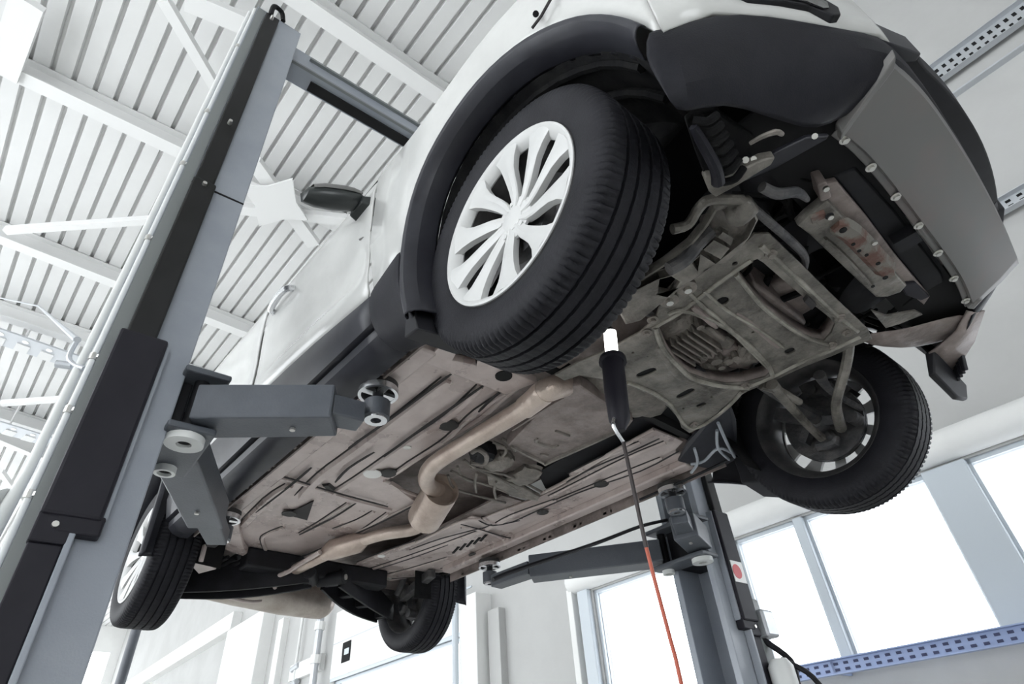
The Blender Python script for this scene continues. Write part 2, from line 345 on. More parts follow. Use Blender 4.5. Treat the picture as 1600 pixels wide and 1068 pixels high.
# ------------------------------------------------------------------ two post lift
LOCAL=True
LF=thing('two_post_lift','grey two post vehicle lift holding the white car up on four arms','vehicle lift',(-1.05,0,0),-0.06838)
def column(s):
    V=lambda a,b:(min(s*a,s*b),max(s*a,s*b))
    def bx(mb,u0,u1,va,vb,z0,z1):
        a,b=V(va,vb); return mb.bb((u0,a,z0),(u1,b,z1))
    top=4.23
    mb=MB(); bx(mb,.105,.12,1.205,1.42,0,top); bx(mb,-.12,-.105,1.205,1.42,0,top); bx(mb,-.12,.12,1.405,1.42,0,top)
    bx(mb,.085,.105,1.205,1.217,0,top); bx(mb,-.105,-.085,1.205,1.217,0,top)
    bx(mb,-.3,.3,1.1,1.422,0,.02)
    c=build(mb,'column','lift',LF,smooth=False,bevel=.004)
    if s>0: c['label']='far column standing in front of the windows'
    mb=MB(); bx(mb,.12,.1225,1.384,1.42,0,top-.01); build(mb,'edge_strip','lift_side',c,smooth=False)
    for z0,z1,va,vb,t in ((2.89,4.19,1.316,1.380,.022),(2.185,2.885,1.308,1.383,.03)):
        mb=MB(); bx(mb,.12,.12+t,va,vb,z0,z1); build(mb,'rail_cover','railcover',c,smooth=False,bevel=.006)
    mb=MB(); bx(mb,.12,.15,1.33,1.395,0,1.60); build(mb,'lower_rail_cover','box',c,smooth=False,bevel=.004)
    mb=MB(); bx(mb,.12,.156,1.316,1.330,0,1.63); build(mb,'trim_rod','lift',c,smooth=False,bevel=.003)
    mb=MB(); bx(mb,.12,.165,1.277,1.398,1.66,2.185); q=build(mb,'motor_cover','box',c,smooth=False,bevel=.008)
    mb=MB(); bx(mb,.12,.150,1.268,1.277,1.665,2.18); build(mb,'cover_edge','lift',q,smooth=False)
    mb=MB(); bx(mb,.12,.158,1.270,1.36,1.625,1.672); bx(mb,.12,.156,1.325,1.398,1.60,1.68); build(mb,'cover_foot','box',q,smooth=False,bevel=.005)
    mb=MB(); bx(mb,.1195,.1208,1.205,1.384,2.878,2.886); build(mb,'joint_seam','hole',c,smooth=False)
    for z,v in ((4.15,1.35),(3.25,1.345),(2.86,1.345),(2.17,1.35),(1.64,1.36)):
        mb=MB(); mb.cyl((.14,s*v,z),(.162,s*v,z),.009,10,.007); build(mb,'screw','bolt',c)
    # roller hook on top
    mb=MB(); mb.tube([(.14,s*1.36,4.18),(.15,s*1.36,4.26),(.13,s*1.32,4.29),(.12,s*1.30,4.24)],.012,8,smooth=4); build(mb,'cable_hook','hole',c)
    # carriage inside the channel
    mb=MB(); bx(mb,-.084,.084,1.175,1.39,1.94,2.16); k=build(mb,'carriage','black',LF,smooth=False,bevel=.004)
    mb=MB()
    for z0,z1 in ((1.935,1.955),(2.115,2.135)):
        bx(mb,-.16,.16,1.09,1.215,z0,z1)
    build(mb,'carriage_ear','arm',k,smooth=False,bevel=.006)
    for u in (.105,-.105):
        mb=MB(); mb.ring((u,s*1.155,1.915),.02,(.05 if u>0 else .03),0,.022,24); build(mb,'pivot_ring','pipe',k)
        mb=MB(); mb.cyl((u,s*1.155,1.925),(u,s*1.155,2.15),.021,16); build(mb,'pivot_pin','black',k)
    return c
column(-1); colF=column(1)
def quadarm(q,z0,z1,name,label=None):
    mb=MB().prism(q,z0,z1); o=build(mb,name,'arm',LF,smooth=False,bevel=.006)
    if label: o['label']=label
    return o
def armbar(a,b,w0,w1,z0,z1):
    a=Vector(a[:2]);b=Vector(b[:2]);d=(b-a).normalized();n=Vector((-d.y,d.x))
    return [a-n*w0/2,b-n*w1/2,b+n*w1/2,a+n*w0/2]
def arm(piv,mid,pad,w=.115):
    piv=Vector(piv);mid=Vector(mid);pad=Vector(pad)
    o=quadarm(armbar(piv,mid,w*1.05,w,0,0),1.965,2.075,'arm')
    d=(pad-mid).normalized(); e=pad-d*.045
    mb=MB().prism(armbar(mid-d*.02,e,w*.72,w*.62,0,0),1.985,2.05); build(mb,'extension','arm',o,smooth=False,bevel=.005)
    mb=MB().cyl((*(piv+(mid-piv)*.7+(mid-piv).normalized().orthogonal()*.0),1.962),(*(piv+(mid-piv)*.7),1.955),.008,10); build(mb,'bolt','bolt',o)
    z=2.02
    p=(pad.x,pad.y)
    build(MB().ring((*p,z-.004),.016,.034,0,.008,24),'pad_nut','chrome',o); mb=MB(); mb.ring((*p,z+.004),.016,.040,0,.055,24); build(mb,'pad_socket','arm',o)
    mb=MB(); mb.cyl((*p,z+.03),(*p,z+.105),.017,14); build(mb,'pad_screw','black',o)
    mb=MB(); mb.ring((*p,z+.085),.052,.062,0,.02,26)
    mb.bar((p[0]-.055,p[1],z+.093),(p[0]+.055,p[1],z+.093),.022,.012); mb.bar((p[0],p[1]-.055,z+.093),(p[0],p[1]+.055,z+.093),.022,.012)
    q=build(mb,'lifting_pad','chrome',o,smooth=True)
    mb=MB(); mb.cyl((*p,z+.105),(*p,z+.125),.06,26); build(mb,'rubber_pad','rubber',q)
    return o
a1=arm((.115,-1.14),(0.32,-0.824),(0.334,-0.703))
a1['label']='short grey arm under the sill in front of the near column'
a2=arm((-.115,-1.14),(-0.639,-0.902),(-0.899,-0.783),.125)
a3=arm((.115,1.14),(0.208,0.916),(0.304,0.753))
a4=arm((-.115,1.14),(-0.621,0.69),(-0.927,0.651),.13)
LOCAL=False
o=build(MB().tube([(-1.0,1.131,2.165),(-1.0,0.881,2.082),(-1.0,0.567,1.954),(-1.0,0.305,1.853),(-1.0,0.016,1.743),(-1.0,-0.078,1.702)],.008,8,smooth=4),'air_line','black'); tag(o,'thin dark air line sagging above the far rear arm of the lift','cable')
LOCAL=True
# top cross member
mb=MB(); mb.bb((.02,-1.205,4.08),(.035,1.205,4.23)); mb.bb((-.07,-1.205,4.215),(.035,1.205,4.23)); mb.bb((-.07,-1.205,4.08),(.035,1.205,4.09)); 
cb=build(mb,'crossbar','lift',LF,smooth=False,bevel=.004)
mb=MB(); mb.bb((.035,-1.12,4.185),(.052,1.15,4.20)); mb.bb((.035,-1.205,4.08),(.05,1.205,4.092)); build(mb,'flange','lift_side',cb,smooth=False)
mb=MB(); mb.bb((-.055,-1.08,4.070),(.0,1.12,4.0805)); build(mb,'underside_slot','hole',cb,smooth=False)
# sticker and switch gear on the far column
mb=MB(); mb.bb((.165,1.29,1.83),(.168,1.385,1.93)); q=build(mb,'sticker','clean_and_highlight',LF,smooth=False)
mb=MB(); mb.cyl((.168,1.325,1.88),(.170,1.325,1.88),.034,20); build(mb,'red_disc','red',q)
mb=MB(); mb.bb((.0,1.42,1.30),(.13,1.50,1.78)); pu=build(mb,'power_unit_plate','lift_side',LF,smooth=False,bevel=.01)
mb=MB(); mb.bb((.05,1.42,1.60),(.18,1.52,1.72)); build(mb,'switch_box','tray',pu,smooth=False,bevel=.012)
mb=MB(); mb.lathe([(0,.0),(0,.045),(.05,.055),(.17,.055),(.2,.035),(.2,0)],(.20,1.40,1.30),(0,0,1),20); mb.lathe([(0,0),(0,.05),(.1,.06),(.2,.05),(.2,0)],(.20,1.50,1.12),(0,0,1),20); build(mb,'oil_tank','pipe',pu)
mb=MB(); mb.tube([(.2,1.42,1.5),(.28,1.5,1.42),(.3,1.58,1.25),(.24,1.6,1.1)],.012,8,smooth=5); mb.tube([(.12,1.45,1.6),(.2,1.5,1.5),(.22,1.46,1.4)],.014,8,smooth=5); build(mb,'hydraulic_hose','black',pu)
LOCAL=False

# ------------------------------------------------------------------ conduit beside the near column, cables
mb=MB(); A=Vector((-0.152,-1.443,4.456))
t=thing('conduit_pipe','white conduit pipe clamped along the left edge of the near lift column','pipe',(-1.15,-1.467,0.0))
LWp=lambda u,v,z: tuple((-1.05,0.0,0.0)[i]+sum([[0.997663,0.068327,0.0],[-0.068327,0.997663,0.0],[0.0,0.0,1.0]][i][j]*(u,v,z)[j] for j in range(3)) for i in range(3))
mb=MB(); mb.tube([LWp(.06,-1.430,.0),LWp(.06,-1.430,4.3)],.008,12); build(mb,'pipe','pipe',t)
mb=MB(); mb.tube([LWp(.0,-1.495,.0),LWp(.0,-1.495,1.66),LWp(.02,-1.455,1.80),LWp(.03,-1.448,4.3)],[.034,.034,.012,.008],14,smooth=3); build(mb,'sleeve','pipe',t)
for z in (1.72,1.95,2.12,2.6,3.0,3.35,3.9):
    mb=MB(); mb.tube([LWp(.06,-1.430,z),LWp(.06,-1.430,z+.02)],.012,12); mb.bar(LWp(.06,-1.430,z+.01),LWp(.08,-1.41,z+.01),.010,.010); build(mb,'clamp','bolt',t)
mb=MB(); mb.tube([LWp(.02,-1.50,1.50),LWp(.02,-1.50,1.53)],.036,14); mb.tube([LWp(.02,-1.50,1.66),LWp(.02,-1.50,1.69)],.034,14);build(mb,'collar','pipe',t)
mb=MB(); mb.tube([LWp(.0,-1.50,1.60),LWp(-.02,-1.56,1.60),LWp(-.03,-1.66,1.60)],.016,12,smooth=3); mb.tube([LWp(-.02,-1.575,1.60),LWp(-.02,-1.61,1.60)],.026,12)
build(mb,'tee_fitting','tray',t); mb=MB(); mb.tube([LWp(0.04,-1.44,2.10),LWp(.02,-1.465,2.115),LWp(.01,-1.485,2.14),LWp(.01,-1.485,2.19)],.007,10,smooth=3); build(mb,'valve_elbow','tray',t); build(MB().tube([LWp(.01,-1.47,2.115),LWp(.0,-1.505,2.115)],.011,10),'valve_knob','tray',t)
o=build(MB().tube([LWp(.01,-1.485,2.2),(-6.818,-1.966,6.0),(-10.0,-3.276,7.9)],.010,8),'steel_cable','tray'); tag(o,'thin grey cable running left from the pipe fitting towards the roof','cable')

# wall pipes far behind
def wpipe(x,D,z0,z1,r,m,name,label,cat='pipe'):
    a=WL(x,D,z0);b=WL(x,D,z1); o=build(MB().tube([a,b],r,10),name,m); return tag(o,label,cat)
wpipe(-6.52,3.7,0,3.55,.05,'frame','drain_pipe','blue grey upright pipe beside the white post under the far rear pad')
o=wpipe(-11.4,3.8,0,4.6,.07,'tray','drain_pipe','grey upright pipe behind the rear silencer, beside the panelled door')
for z in (2.3,3.3,3.9): a=WL(-11.4,3.8,z); build(MB().tube([a,(a[0],a[1],z+.15)],.1,10),'pipe_joint','white',o)
o=wpipe(-12.6,3.9,2.0,4.9,.03,'pipe','air_pipe','thin white pipe with valve between the pilaster and the grey pipe')
mb=MB()
for z in (3.1,3.4,2.7): a=WL(-12.6,3.9,z); mb.tube([(a[0]-.15,a[1],z),(a[0]+.15,a[1],z+.05)],.06,8)
build(mb,'valve','tray',o)
mb=MB(); wbox(mb,-11,-6.75,3.955,3.985,2.98,4.15); o=build(mb,'sectional_door','white',smooth=False); tag(o,'white sectional door with a small window, low between the rear wheels','door')
mb=MB(); c=(-10.395,4.469,3.346); wbox(mb,c[0]-.16,c[0]+.16,3.94,3.953,3.18,3.52); build(mb,'door_window','hole',o,smooth=False)
mb=MB(); wbox(mb,c[0]-.06,c[0]+.12,3.934,3.942,3.30,3.40); build(mb,'door_handle','frame',o,smooth=False)
mb=MB(); wbox(mb,-11,-6.75,3.948,3.956,3.56,3.575); build(mb,'panel_seam','tray',o,smooth=False)
x=WL(-6.9,3.85,3.25); o=build(MB().tube([(x[0]-.1,x[1],x[2]),(x[0]+.1,x[1],x[2]+.03)],.06,10).tube([(x[0],x[1],x[2]-.1),(x[0],x[1],x[2]+.12)],.03,8),'wall_valve','frame'); tag(o,'small grey valve on the wall beside the blue grey pipe','valve')
o=build(MB().tube([(-8,.335,0),(-8,.335,3.35)],.055,14),'support_pole','arm'); tag(o,'slim dark pole standing below the near rear wheel','pole')
build(MB().bb((-8.15,.185,0),(-7.85,.485,.02)),'base_plate','arm',o,smooth=False)

# ------------------------------------------------------------------ car
CAR=thing('car','white car with black lower cladding raised high on the two post lift','car',(-1.35,0,2.2))
AX=2.15
def both(f):
    for s in (-1,1): f(s)
def mir(pts,s): return [(p[0],p[1]*(-s),p[2]) for p in pts]   # s=-1 keeps the right side (negative y)

# arch outline (outer edge of flare) x,z ; used by fender panel and flare
AO=[(-.305,2.00),(-.335,2.10),(-.350,2.20),(-.345,2.33),(-.318,2.45),(-.272,2.54),(-.20,2.612),(-.10,2.655),(0,2.668),(.10,2.65),(.19,2.61),(.27,2.55),(.335,2.485),(.385,2.41),(.425,2.33),(.452,2.25),(.468,2.18)]
def shrink(pts,k,c=(.06,2.22)):
    return [(c[0]+(x-c[0])*k,c[1]+(z-c[1])*k) for x,z in pts]
def side_col(x,zb):
    zb2=max(zb,0)
    belt=2.79+(-.25-x)*.04 if x<-.25 else 2.79-(x+.25)*.0
    bz=min(belt,2.86)
    bulge=math.exp(-((x-.1)/.38)**2)
    y0=-.905-.0*bulge; front=max(0,(x-.0)/.47); fr=front*front*.03
    H=[(y0+fr,zb),(-.905-.012*bulge+fr,zb+(bz-zb)*.35),(-.905-.022*bulge+fr,zb+(bz-zb)*.7),(-.905-.03*bulge+fr,bz),(-.89+fr,bz+.03),(-.875+fr,bz+.07),(-.84+fr,bz+.13)]
    if x>-.55: H+=[(-.76+fr,bz+.20),(-.60,bz+.235),(-.3,bz+.26),(0,bz+.27)]
    else: H+=[(-.80,bz+.30),(-.70,bz+.52),(-.5,3.56),(0,3.60)]
    return [(x,y,z) for y,z in H]
def doorcol(x):
    return side_col(x,2.30)
# sill line z for doors
xs=[-2.35,-2.0,-1.7,-1.4,-1.1,-.9,-.7,-.56]
zs=[2.372,2.37,2.37,2.368,2.352,2.335,2.31,2.292]
rows=[]
for x,z in zip(xs,zs):
    c=side_col(x,z); c[0]=(x,-.872,z); c.insert(1,(x,-.892,z+.06)); rows.append(c)
fx=[(-.55,2.29),(-.45,2.283),(-.40,2.28)]
rows2=[]
for x,z in fx+[(a,max(b,2.2)) for a,b in AO[2:]]:
    c=side_col(x,z); 
    if z<2.295 and x<0: c[0]=(x,-.875,z)
    c.insert(1,tuple((Vector(c[0])+Vector(c[1]))/2)); rows2.append(c)
# rear quarter above the rear wheel
RX=[(-2.40,2.372),(-2.40,2.45),(-2.46,2.55),(-2.56,2.62),(-2.73,2.655),(-2.88,2.62),(-3.0,2.55),(-3.08,2.42),(-3.10,2.30)]
rows3=[]
for x,z in RX:
    c=side_col(x,z); c.insert(1,tuple((Vector(c[0])+Vector(c[1]))/2)); rows3.append(c)
for x,dy in ((-3.3,.04),(-3.48,.12),(-3.56,.3)):
    c=side_col(x,2.33); c.insert(1,tuple((Vector(c[0])+Vector(c[1]))/2)); rows3.append([(p[0],min(p[1]+dy,0),p[2]-(0 if p[2]<3 else dy)) for p in c])
def shell(s):
    for nm,rr in (('front_fender',rows2),('rear_quarter_panel',rows3)):
        mb=MB().loft([mir(r,s) for r in rr]); build(mb,nm,'paint',CAR,solid=.012,offset=(1 if s<0 else 1))
    # doors: front and rear with a gap
    for nm,xa,xb in (('front_door',-1.445,-.57),('rear_door',-2.33,-1.455)):
        n=10; rr=[]
        for i in range(n+1):
            x=xa+(xb-xa)*i/n
            z=[zs[k]+(zs[k+1]-zs[k])*(x-xs[k])/(xs[k+1]-xs[k]) for k in range(len(xs)-1) if xs[k]<=x<=xs[k+1]+1e-6][0]
            c=side_col(x,z)[:8]; e=abs(2*i/n-1); 
            dent=.030*max(0,1-e**4)
            rr.append([(x,-.872,z+.004),(x,-.888,z+.03),(x,-.893,z+.075),(x,-.893+dent,z+.11),(x,-.896+dent*1.1,z+.20),(x,-.902+dent*.2,z+.27)]+[(x,p[1],p[2]) for p in c[3:7]])
        mb=MB().loft([mir(r,s) for r in rr]); d=build(mb,nm,'paint',CAR,solid=.012,offset=1,sub=1)
        # handle
        hx=-1.36 if nm=='front_door' else -2.25
        pts=mir([(hx,-.90,2.745),(hx+.02,-.935,2.75),(hx+.15,-.938,2.755),(hx+.18,-.90,2.755)],s)
        build(MB().tube(pts,.014,10,smooth=4),'door_handle','chrome',d)
        q=MB().lathe([(0,.0),(0.002,.035),(.004,.035)],(hx+.03,(.902 if s>0 else -.902),2.75),(0,s,0),16); build(q,'handle_recess','barrel',d)
        # side glass
        g0=[(xa+.05,-.868,2.93),(xb-.05-(0 if nm=='rear_door' else .0),-.868,2.93)]; g1=[(xa+.05,-.72,3.36),(xb-.05-(.0 if nm=='rear_door' else .42),-.72,3.36)]
        build(MB().add(mir([g0[0],g0[1],g1[1],g1[0]],s),[(0,1,2,3)]),'door_glass','carglass',d,smooth=False,solid=.005)
both(shell)

# front end plan curves (right side, from wheel arch to centre)
PC=[(.466,-.885),(.54,-.785),(.61,-.685),(.665,-.60),(.705,-.53),(.745,-.462),(.758,-.38),(.768,-.2),(.772,0)]
def front_rows():
    R=[]
    Zt=[2.20,2.30,2.31,2.305,2.31,2.32,2.33,2.34,2.34]
    R.append([(x,y,z) for (x,y),z in zip(PC,Zt)])
    for dz,ins in ((.07,-.006),(.16,-.006),(.27,.006),(.38,.02),(.47,.045),(.56,.085),(.64,.15),(.71,.24),(.745,.33)):
        row=[]
        for k,((x,y),z) in enumerate(zip(PC,Zt)):
            c=Vector((-.1,0)); v=Vector((x,y)); 
            dirv=(v-Vector((.1,0))).normalized()
            zz=2.31+dz if k else 2.2+(dz+.09 if dz>.1 else dz*1.6)
            q=v-dirv*ins*(1 if k>2 else .55+.15*k); row.append((q.x,q.y,zz))
        R.append(row)
    return R
FR=front_rows()
def full(row,dz=0): return row+[(x,-y,z+dz*max(0,(-y-.45)/.4)) for x,y,z in row[-2::-1]]
mb=MB().loft([full(r) for r in FR]); build(mb,'bonnet_nose','paint',CAR,solid=.01,offset=1)
# black bumper fascia below the white nose
B0=[(.455,-.905,2.225)]+[(x+.004 if i else x,y-.003,z+.004) for i,(x,y,z) in enumerate(FR[0])]
Bm=[(0.424,-0.905,2.153),(.470,-.890,2.12),(.536,-.80,2.225),(.606,-.70,2.245),(.662,-.612,2.25),(.702,-.54,2.252),(.744,-.476,2.25),(.762,-.38,2.262),(.772,-.2,2.266),(.776,0,2.266)]
Bl=[(0.429,-0.895,2.09),(.456,-.872,2.03),(.513,-.775,2.13),(.56,-.675,2.155),(.61,-.59,2.17),(.655,-.53,2.185),(.70,-.480,2.205),(.745,-.38,2.25),(.755,-.2,2.252),(.758,0,2.252)]
Bu=[(0.43,-0.875,2.02),(0.425,-0.84,2.03),(0.481,-0.767,2.085),(0.515,-0.659,2.1),(0.539,-0.591,2.115),(0.56,-0.526,2.13),(.615,-.470,2.175),(.70,-.38,2.26),(.71,-.20,2.262),(.715,0,2.262)]
mb=MB().loft([full(B0),full(Bm,.05),full(Bl,.12),full(Bu,.12)]); bump=build(mb,'front_bumper','plastic',CAR,solid=.006,offset=1,sub=1)
# joint seam between flare and bumper
# number plate / lower grille lip protruding at the centre
def arc(x0,y1,z,n=12,bow=.045):
    return [(x0-bow*((-y1+2*y1*i/n)/y1)**2,-y1+2*y1*i/n,z) for i in range(n+1)]
A0=[(.822-.035*abs(t)**2,t*.325,2.395+.0*t) for t in [i/8-1 for i in range(17)]]
rowsL=[[(x-.06,y,2.31) for x,y,z in A0],[(x,y,2.33) for x,y,z in A0],[(x+.008,y,2.40) for x,y,z in A0],[(x-.012,y,2.43) for x,y,z in A0],[(x-.09,y,2.43) for x,y,z in A0]]
build(MB().loft(rowsL,close=True).add([r[0] for r in rowsL],[(0,1,2,3,4)]).add([r[-1] for r in rowsL],[(0,1,2,3,4)]),'lower_grille','black',CAR,bevel=.004)
G=[(.745+.006,-.47,2.33),(.775+.006,-.39,2.36),(.79,-.34,2.40),(.75,-.46,2.42),(.72,-.53,2.36)]
def cornerp(s):
    build(MB().hexa(mir([(.697,-.54,2.305),(.752,-.462,2.31),(.80,-.34,2.33),(.803,-.33,2.42),(.765,-.44,2.395),(.728,-.52,2.355)],s),mir([(.66,-.50,2.305),(.70,-.42,2.31),(.74,-.30,2.33),(.74,-.30,2.42),(.72,-.40,2.395),(.69,-.48,2.355)],s)),'grille_surround','plastic_gloss',CAR,bevel=.004)
both(cornerp)
# fog lamp slot, smoked
D0=[(0.571,-0.738,2.413),(0.573,-0.734,2.371),(0.586,-0.713,2.349),(0.625,-0.654,2.353),(0.66,-0.6,2.348),(0.681,-0.568,2.316),(0.693,-0.548,2.328),(0.699,-0.54,2.364),(0.682,-0.565,2.422),(0.662,-0.596,2.475)]
nrm=Vector((.255,-.165,0)).normalized()  # outward at the bumper corner
def fog(s):
    o=[Vector(p)+nrm*.03 for p in D0]; i_=[Vector(p)-nrm*.03 for p in D0]
    f=build(MB().hexa(mir([tuple(p) for p in i_],s),mir([tuple(p) for p in o],s)),'headlamp','black',CAR,bevel=.004,smooth=False)
    c=sum(o,Vector())/len(o); inn=[c+(p-c)*.72+nrm*.004 for p in o]; 
    build(MB().hexa(mir([tuple(p-nrm*.003) for p in inn],s),mir([tuple(p) for p in inn],s)),'lamp_lens','lamp_dark',f,smooth=False)
both(fog)
# silver skid plate
sf=[(0.728,-0.468,2.23),(0.751,-0.331,2.232),(0.76,-0.096,2.233),(0.758,0.177,2.233),(0.749,0.471,2.23)]
sr=[(0.58,-0.454,2.16),(0.597,-0.347,2.16),(0.596,-0.136,2.16),(0.6,0.125,2.16),(0.6,0.451,2.16)]
sf=smoothline([(sf[0][0],-.466,2.23),(.752,-.30,2.232),(.762,-.02,2.233),(.759,.26,2.233),(.748,.466,2.23)],5)
sr=smoothline([(.581,-.452,2.158),(.597,-.32,2.16),(.603,0,2.16),(.603,.28,2.16),(.585,.452,2.158)],5)
mid=lambda t,dz: [(a[0]*(1-t)+b[0]*t,a[1]*(1-t)+b[1]*t,a[2]*(1-t)+b[2]*t+dz) for a,b in zip(sf,sr)]
rws=[[(p[0]+.006,p[1],p[2]+.022) for p in sf],[tuple(p) for p in sf],mid(.35,-.006),mid(.72,-.006),mid(.86,-.002),mid(.89,.010),[(p[0],p[1],p[2]+.012) for p in sr]]
sk=build(MB().loft(rws),'skid_plate','skid',CAR,solid=.005,offset=1,ang=25)
# bolts & clip cut-outs at the skid plate's rear flange
for u,v in ((1316,205),(1360,258),(1410,312),(1446,360),(1478,410),(1505,462)):
    pass
for y in (-.42,-.30,-.165,-.02,.13,.28,.42):
    x=.612-.1*(y*y)*.9
    build(MB().cyl((x,y,2.170),(x,y,2.160),.007,10).ring((x,y,2.166),.007,.012,0,.002,14),'bolt','bolt',sk)
def skend(s):
    build(MB().hexa(mir([(.748,-.468,2.23),(.60,-.458,2.150),(.588,-.44,2.150),(.735,-.45,2.222)],s),mir([(.752,-.476,2.25),(.60,-.466,2.18),(.588,-.44,2.18),(.735,-.45,2.25)],s)),'skid_end','skid',sk,bevel=.003)
both(skend)
build(MB().bb((.545,.00,2.168),(.60,.05,2.20)),'tab','black',CAR,smooth=False)

# flares
def flare(s):
    AO_=AO[:-1]; base=AO_; mid_=shrink(AO_,.955); inn=shrink(AO_,.905); inn2=shrink(AO_,.895)
    n=len(AO_)
    def yy(i,y): 
        x=AO[i][0]; fr=max(0,x/.47)**2*.028 if x>0 else 0
        return y+fr
    rows=[[(x,yy(i,-.905),z) for i,(x,z) in enumerate(base)],[(x,yy(i,-.932),z) for i,(x,z) in enumerate(shrink(AO_,.985))],[(x,yy(i,-.930),z) for i,(x,z) in enumerate(mid_)],[(x,yy(i,-.905),z) for i,(x,z) in enumerate(inn)],[(x,yy(i,-.84),z) for i,(x,z) in enumerate(inn2)]]
    build(MB().loft([mir(r,s) for r in rows]),'wheel_arch_flare','plastic_gloss' ,CAR,sub=1,solid=.004,offset=1)
    # rear wheel arch flare
    RO=[(-2.40,2.02),(-2.40,2.2),(-2.40,2.34),(-2.43,2.46),(-2.50,2.56),(-2.60,2.63),(-2.73,2.655),(-2.86,2.63),(-2.98,2.56),(-3.06,2.44),(-3.10,2.30),(-3.11,2.15)]
    c=(-2.74,2.22)
    rr=[[(c[0]+(x-c[0])*k,y,c[1]+(z-c[1])*k) for x,z in RO] for k,y in ((1,-.90),(.98,-.925),(.93,-.925),(.90,-.90),(.885,-.83))]
    build(MB().loft([mir(r,s) for r in rr]),'wheel_arch_flare','plastic_gloss',CAR,sub=1,solid=.004,offset=1)
    # liners
    for cx,pts in ((.06,shrink(AO,.895)),(-2.74,[(c[0]+(x-c[0])*.885,c[1]+(z-c[1])*.885) for x,z in RO])):
        R=[[(x,-.84,z) for x,z in pts],[(x,-.70,z+.01) for x,z in pts],[(x,-.56,z) for x,z in pts]]
        R2=[(x*.25+cx*.75,-.54,2.2+(z-2.2)*.25) for x,z in pts]
        L=MB().loft([mir(r,s) for r in R])
        L.add(mir([(x,-.56,z) for x,z in pts],s)+mir([(cx,-.56,2.3)],s),[(i,i+1,len(pts)) for i in range(len(pts)-1) if (pts[i][1]+pts[i+1][1])/2>2.42])
        build(L,'wheel_arch_liner','liner',CAR,solid=.004)
    # rounded ribs inside the front liner
    for k,y in ((.88,-.80),(.86,-.70)):
        P=[(x,y,z) for x,z in shrink(AO,k)][3:-2]; build(MB().tube(mir(P,s),.012,6),'liner_rib','liner',CAR)
    # flare foot behind the front wheel
    q=[(-0.413,-0.89,2.239),(-0.543,-0.89,2.251),(-0.535,-0.87,2.137),(-0.57,-0.8,2.109),(-0.434,-0.8,2.107),(-0.354,-0.8,2.067),(-0.273,-0.9,2.055),(-0.33,-0.915,2.152)]
    ft=[(-.352,-.905,2.27),(-.45,-.895,2.285),(-.545,-.89,2.285),(-.56,-.868,2.19),(-.565,-.81,2.115),(-.48,-.79,2.075),(-.38,-.80,2.045),(-.325,-.84,2.04),(-.345,-.90,2.12),(-.352,-.912,2.2)]
    # outer skin rows from front to back
    rowsF=[[(-.33,-.925,2.28),(-.335,-.93,2.20),(-.325,-.925,2.11),(-.30,-.91,2.03),(-.30,-.84,2.0)],
           [(-.40,-.915,2.283),(-.40,-.918,2.20),(-.395,-.905,2.12),(-.375,-.86,2.06),(-.37,-.79,2.05)],
           [(-.48,-.902,2.287),(-.48,-.903,2.21),(-.475,-.88,2.14),(-.465,-.835,2.10),(-.46,-.775,2.09)],
           [(-.56,-.892,2.29),(-.56,-.888,2.22),(-.56,-.868,2.165),(-.56,-.83,2.135),(-.56,-.765,2.125)]]
    build(MB().loft([mir(r,s) for r in rowsF]),'arch_rear_cladding','plastic',CAR,sub=1,solid=.01,offset=1)
    build(MB().hexa(mir([(-.37,-.885,2.01),(-.37,-.72,2.03),(-.27,-.72,2.0),(-.29,-.90,1.98)],s),mir([(-.37,-.885,2.16),(-.37,-.72,2.16),(-.315,-.72,2.16),(-.325,-.90,2.16)],s)),'arch_foot','black',CAR,bevel=.004)
    # sill cladding: upper strip and lower roll, groove between
    def sillrow(x):
        z=[zs[k]+(zs[k+1]-zs[k])*(x-xs[k])/(xs[k+1]-xs[k]) for k in range(len(xs)-1) if xs[k]<=x<=xs[k+1]+1e-6]
        return z[0] if z else 2.29
    X_=[-2.35+i*(1.80/24) for i in range(25)]
    up=[[(x,-.862,sillrow(x)+.01),(x,-.885,sillrow(x)-.012),(x,-.888,(sillrow(x)+2.19)/2),(x,-.870,2.197),(x,-.845,2.190)] for x in X_]
    lo=[[(x,-.838,2.192),(x,-.852,2.180),(x,-.848,2.158),(x,-.828,2.140),(x,-.795,2.128),(x,-.765,2.130),(x,-.752,2.150)] for x in X_]
    if s>0: up=[[(x,y,z+.03) for x,y,z in r] for r in up]; lo=[[(x,y*.985,z+.04) for x,y,z in r] for r in lo]
    build(MB().loft([mir(r,s) for r in up]),'sill_upper_cladding','plastic_gloss',CAR,solid=.006,offset=1)
    build(MB().loft([mir(r,s) for r in lo]),'sill_lower_cladding','plastic_gloss',CAR,solid=.006,offset=1)
    fl=MB(); fl.bb((-2.33,-.745,2.13),(-.42,-.738,2.215))
    for x in (-2.22,-2.05,-1.90,-1.72,-1.52,-1.3,-1.1,-.72,-.6,-.5):
        fl.bb((x,-.765,2.14),(x+.022,-.738,2.152)); fl.bb((x+.045,-.765,2.14),(x+.058,-.738,2.152))
    fl.v=[(x,y*(-s),z) for x,y,z in fl.v]; build(fl,'pinch_weld','floor_dark',CAR,smooth=False)
both(flare)

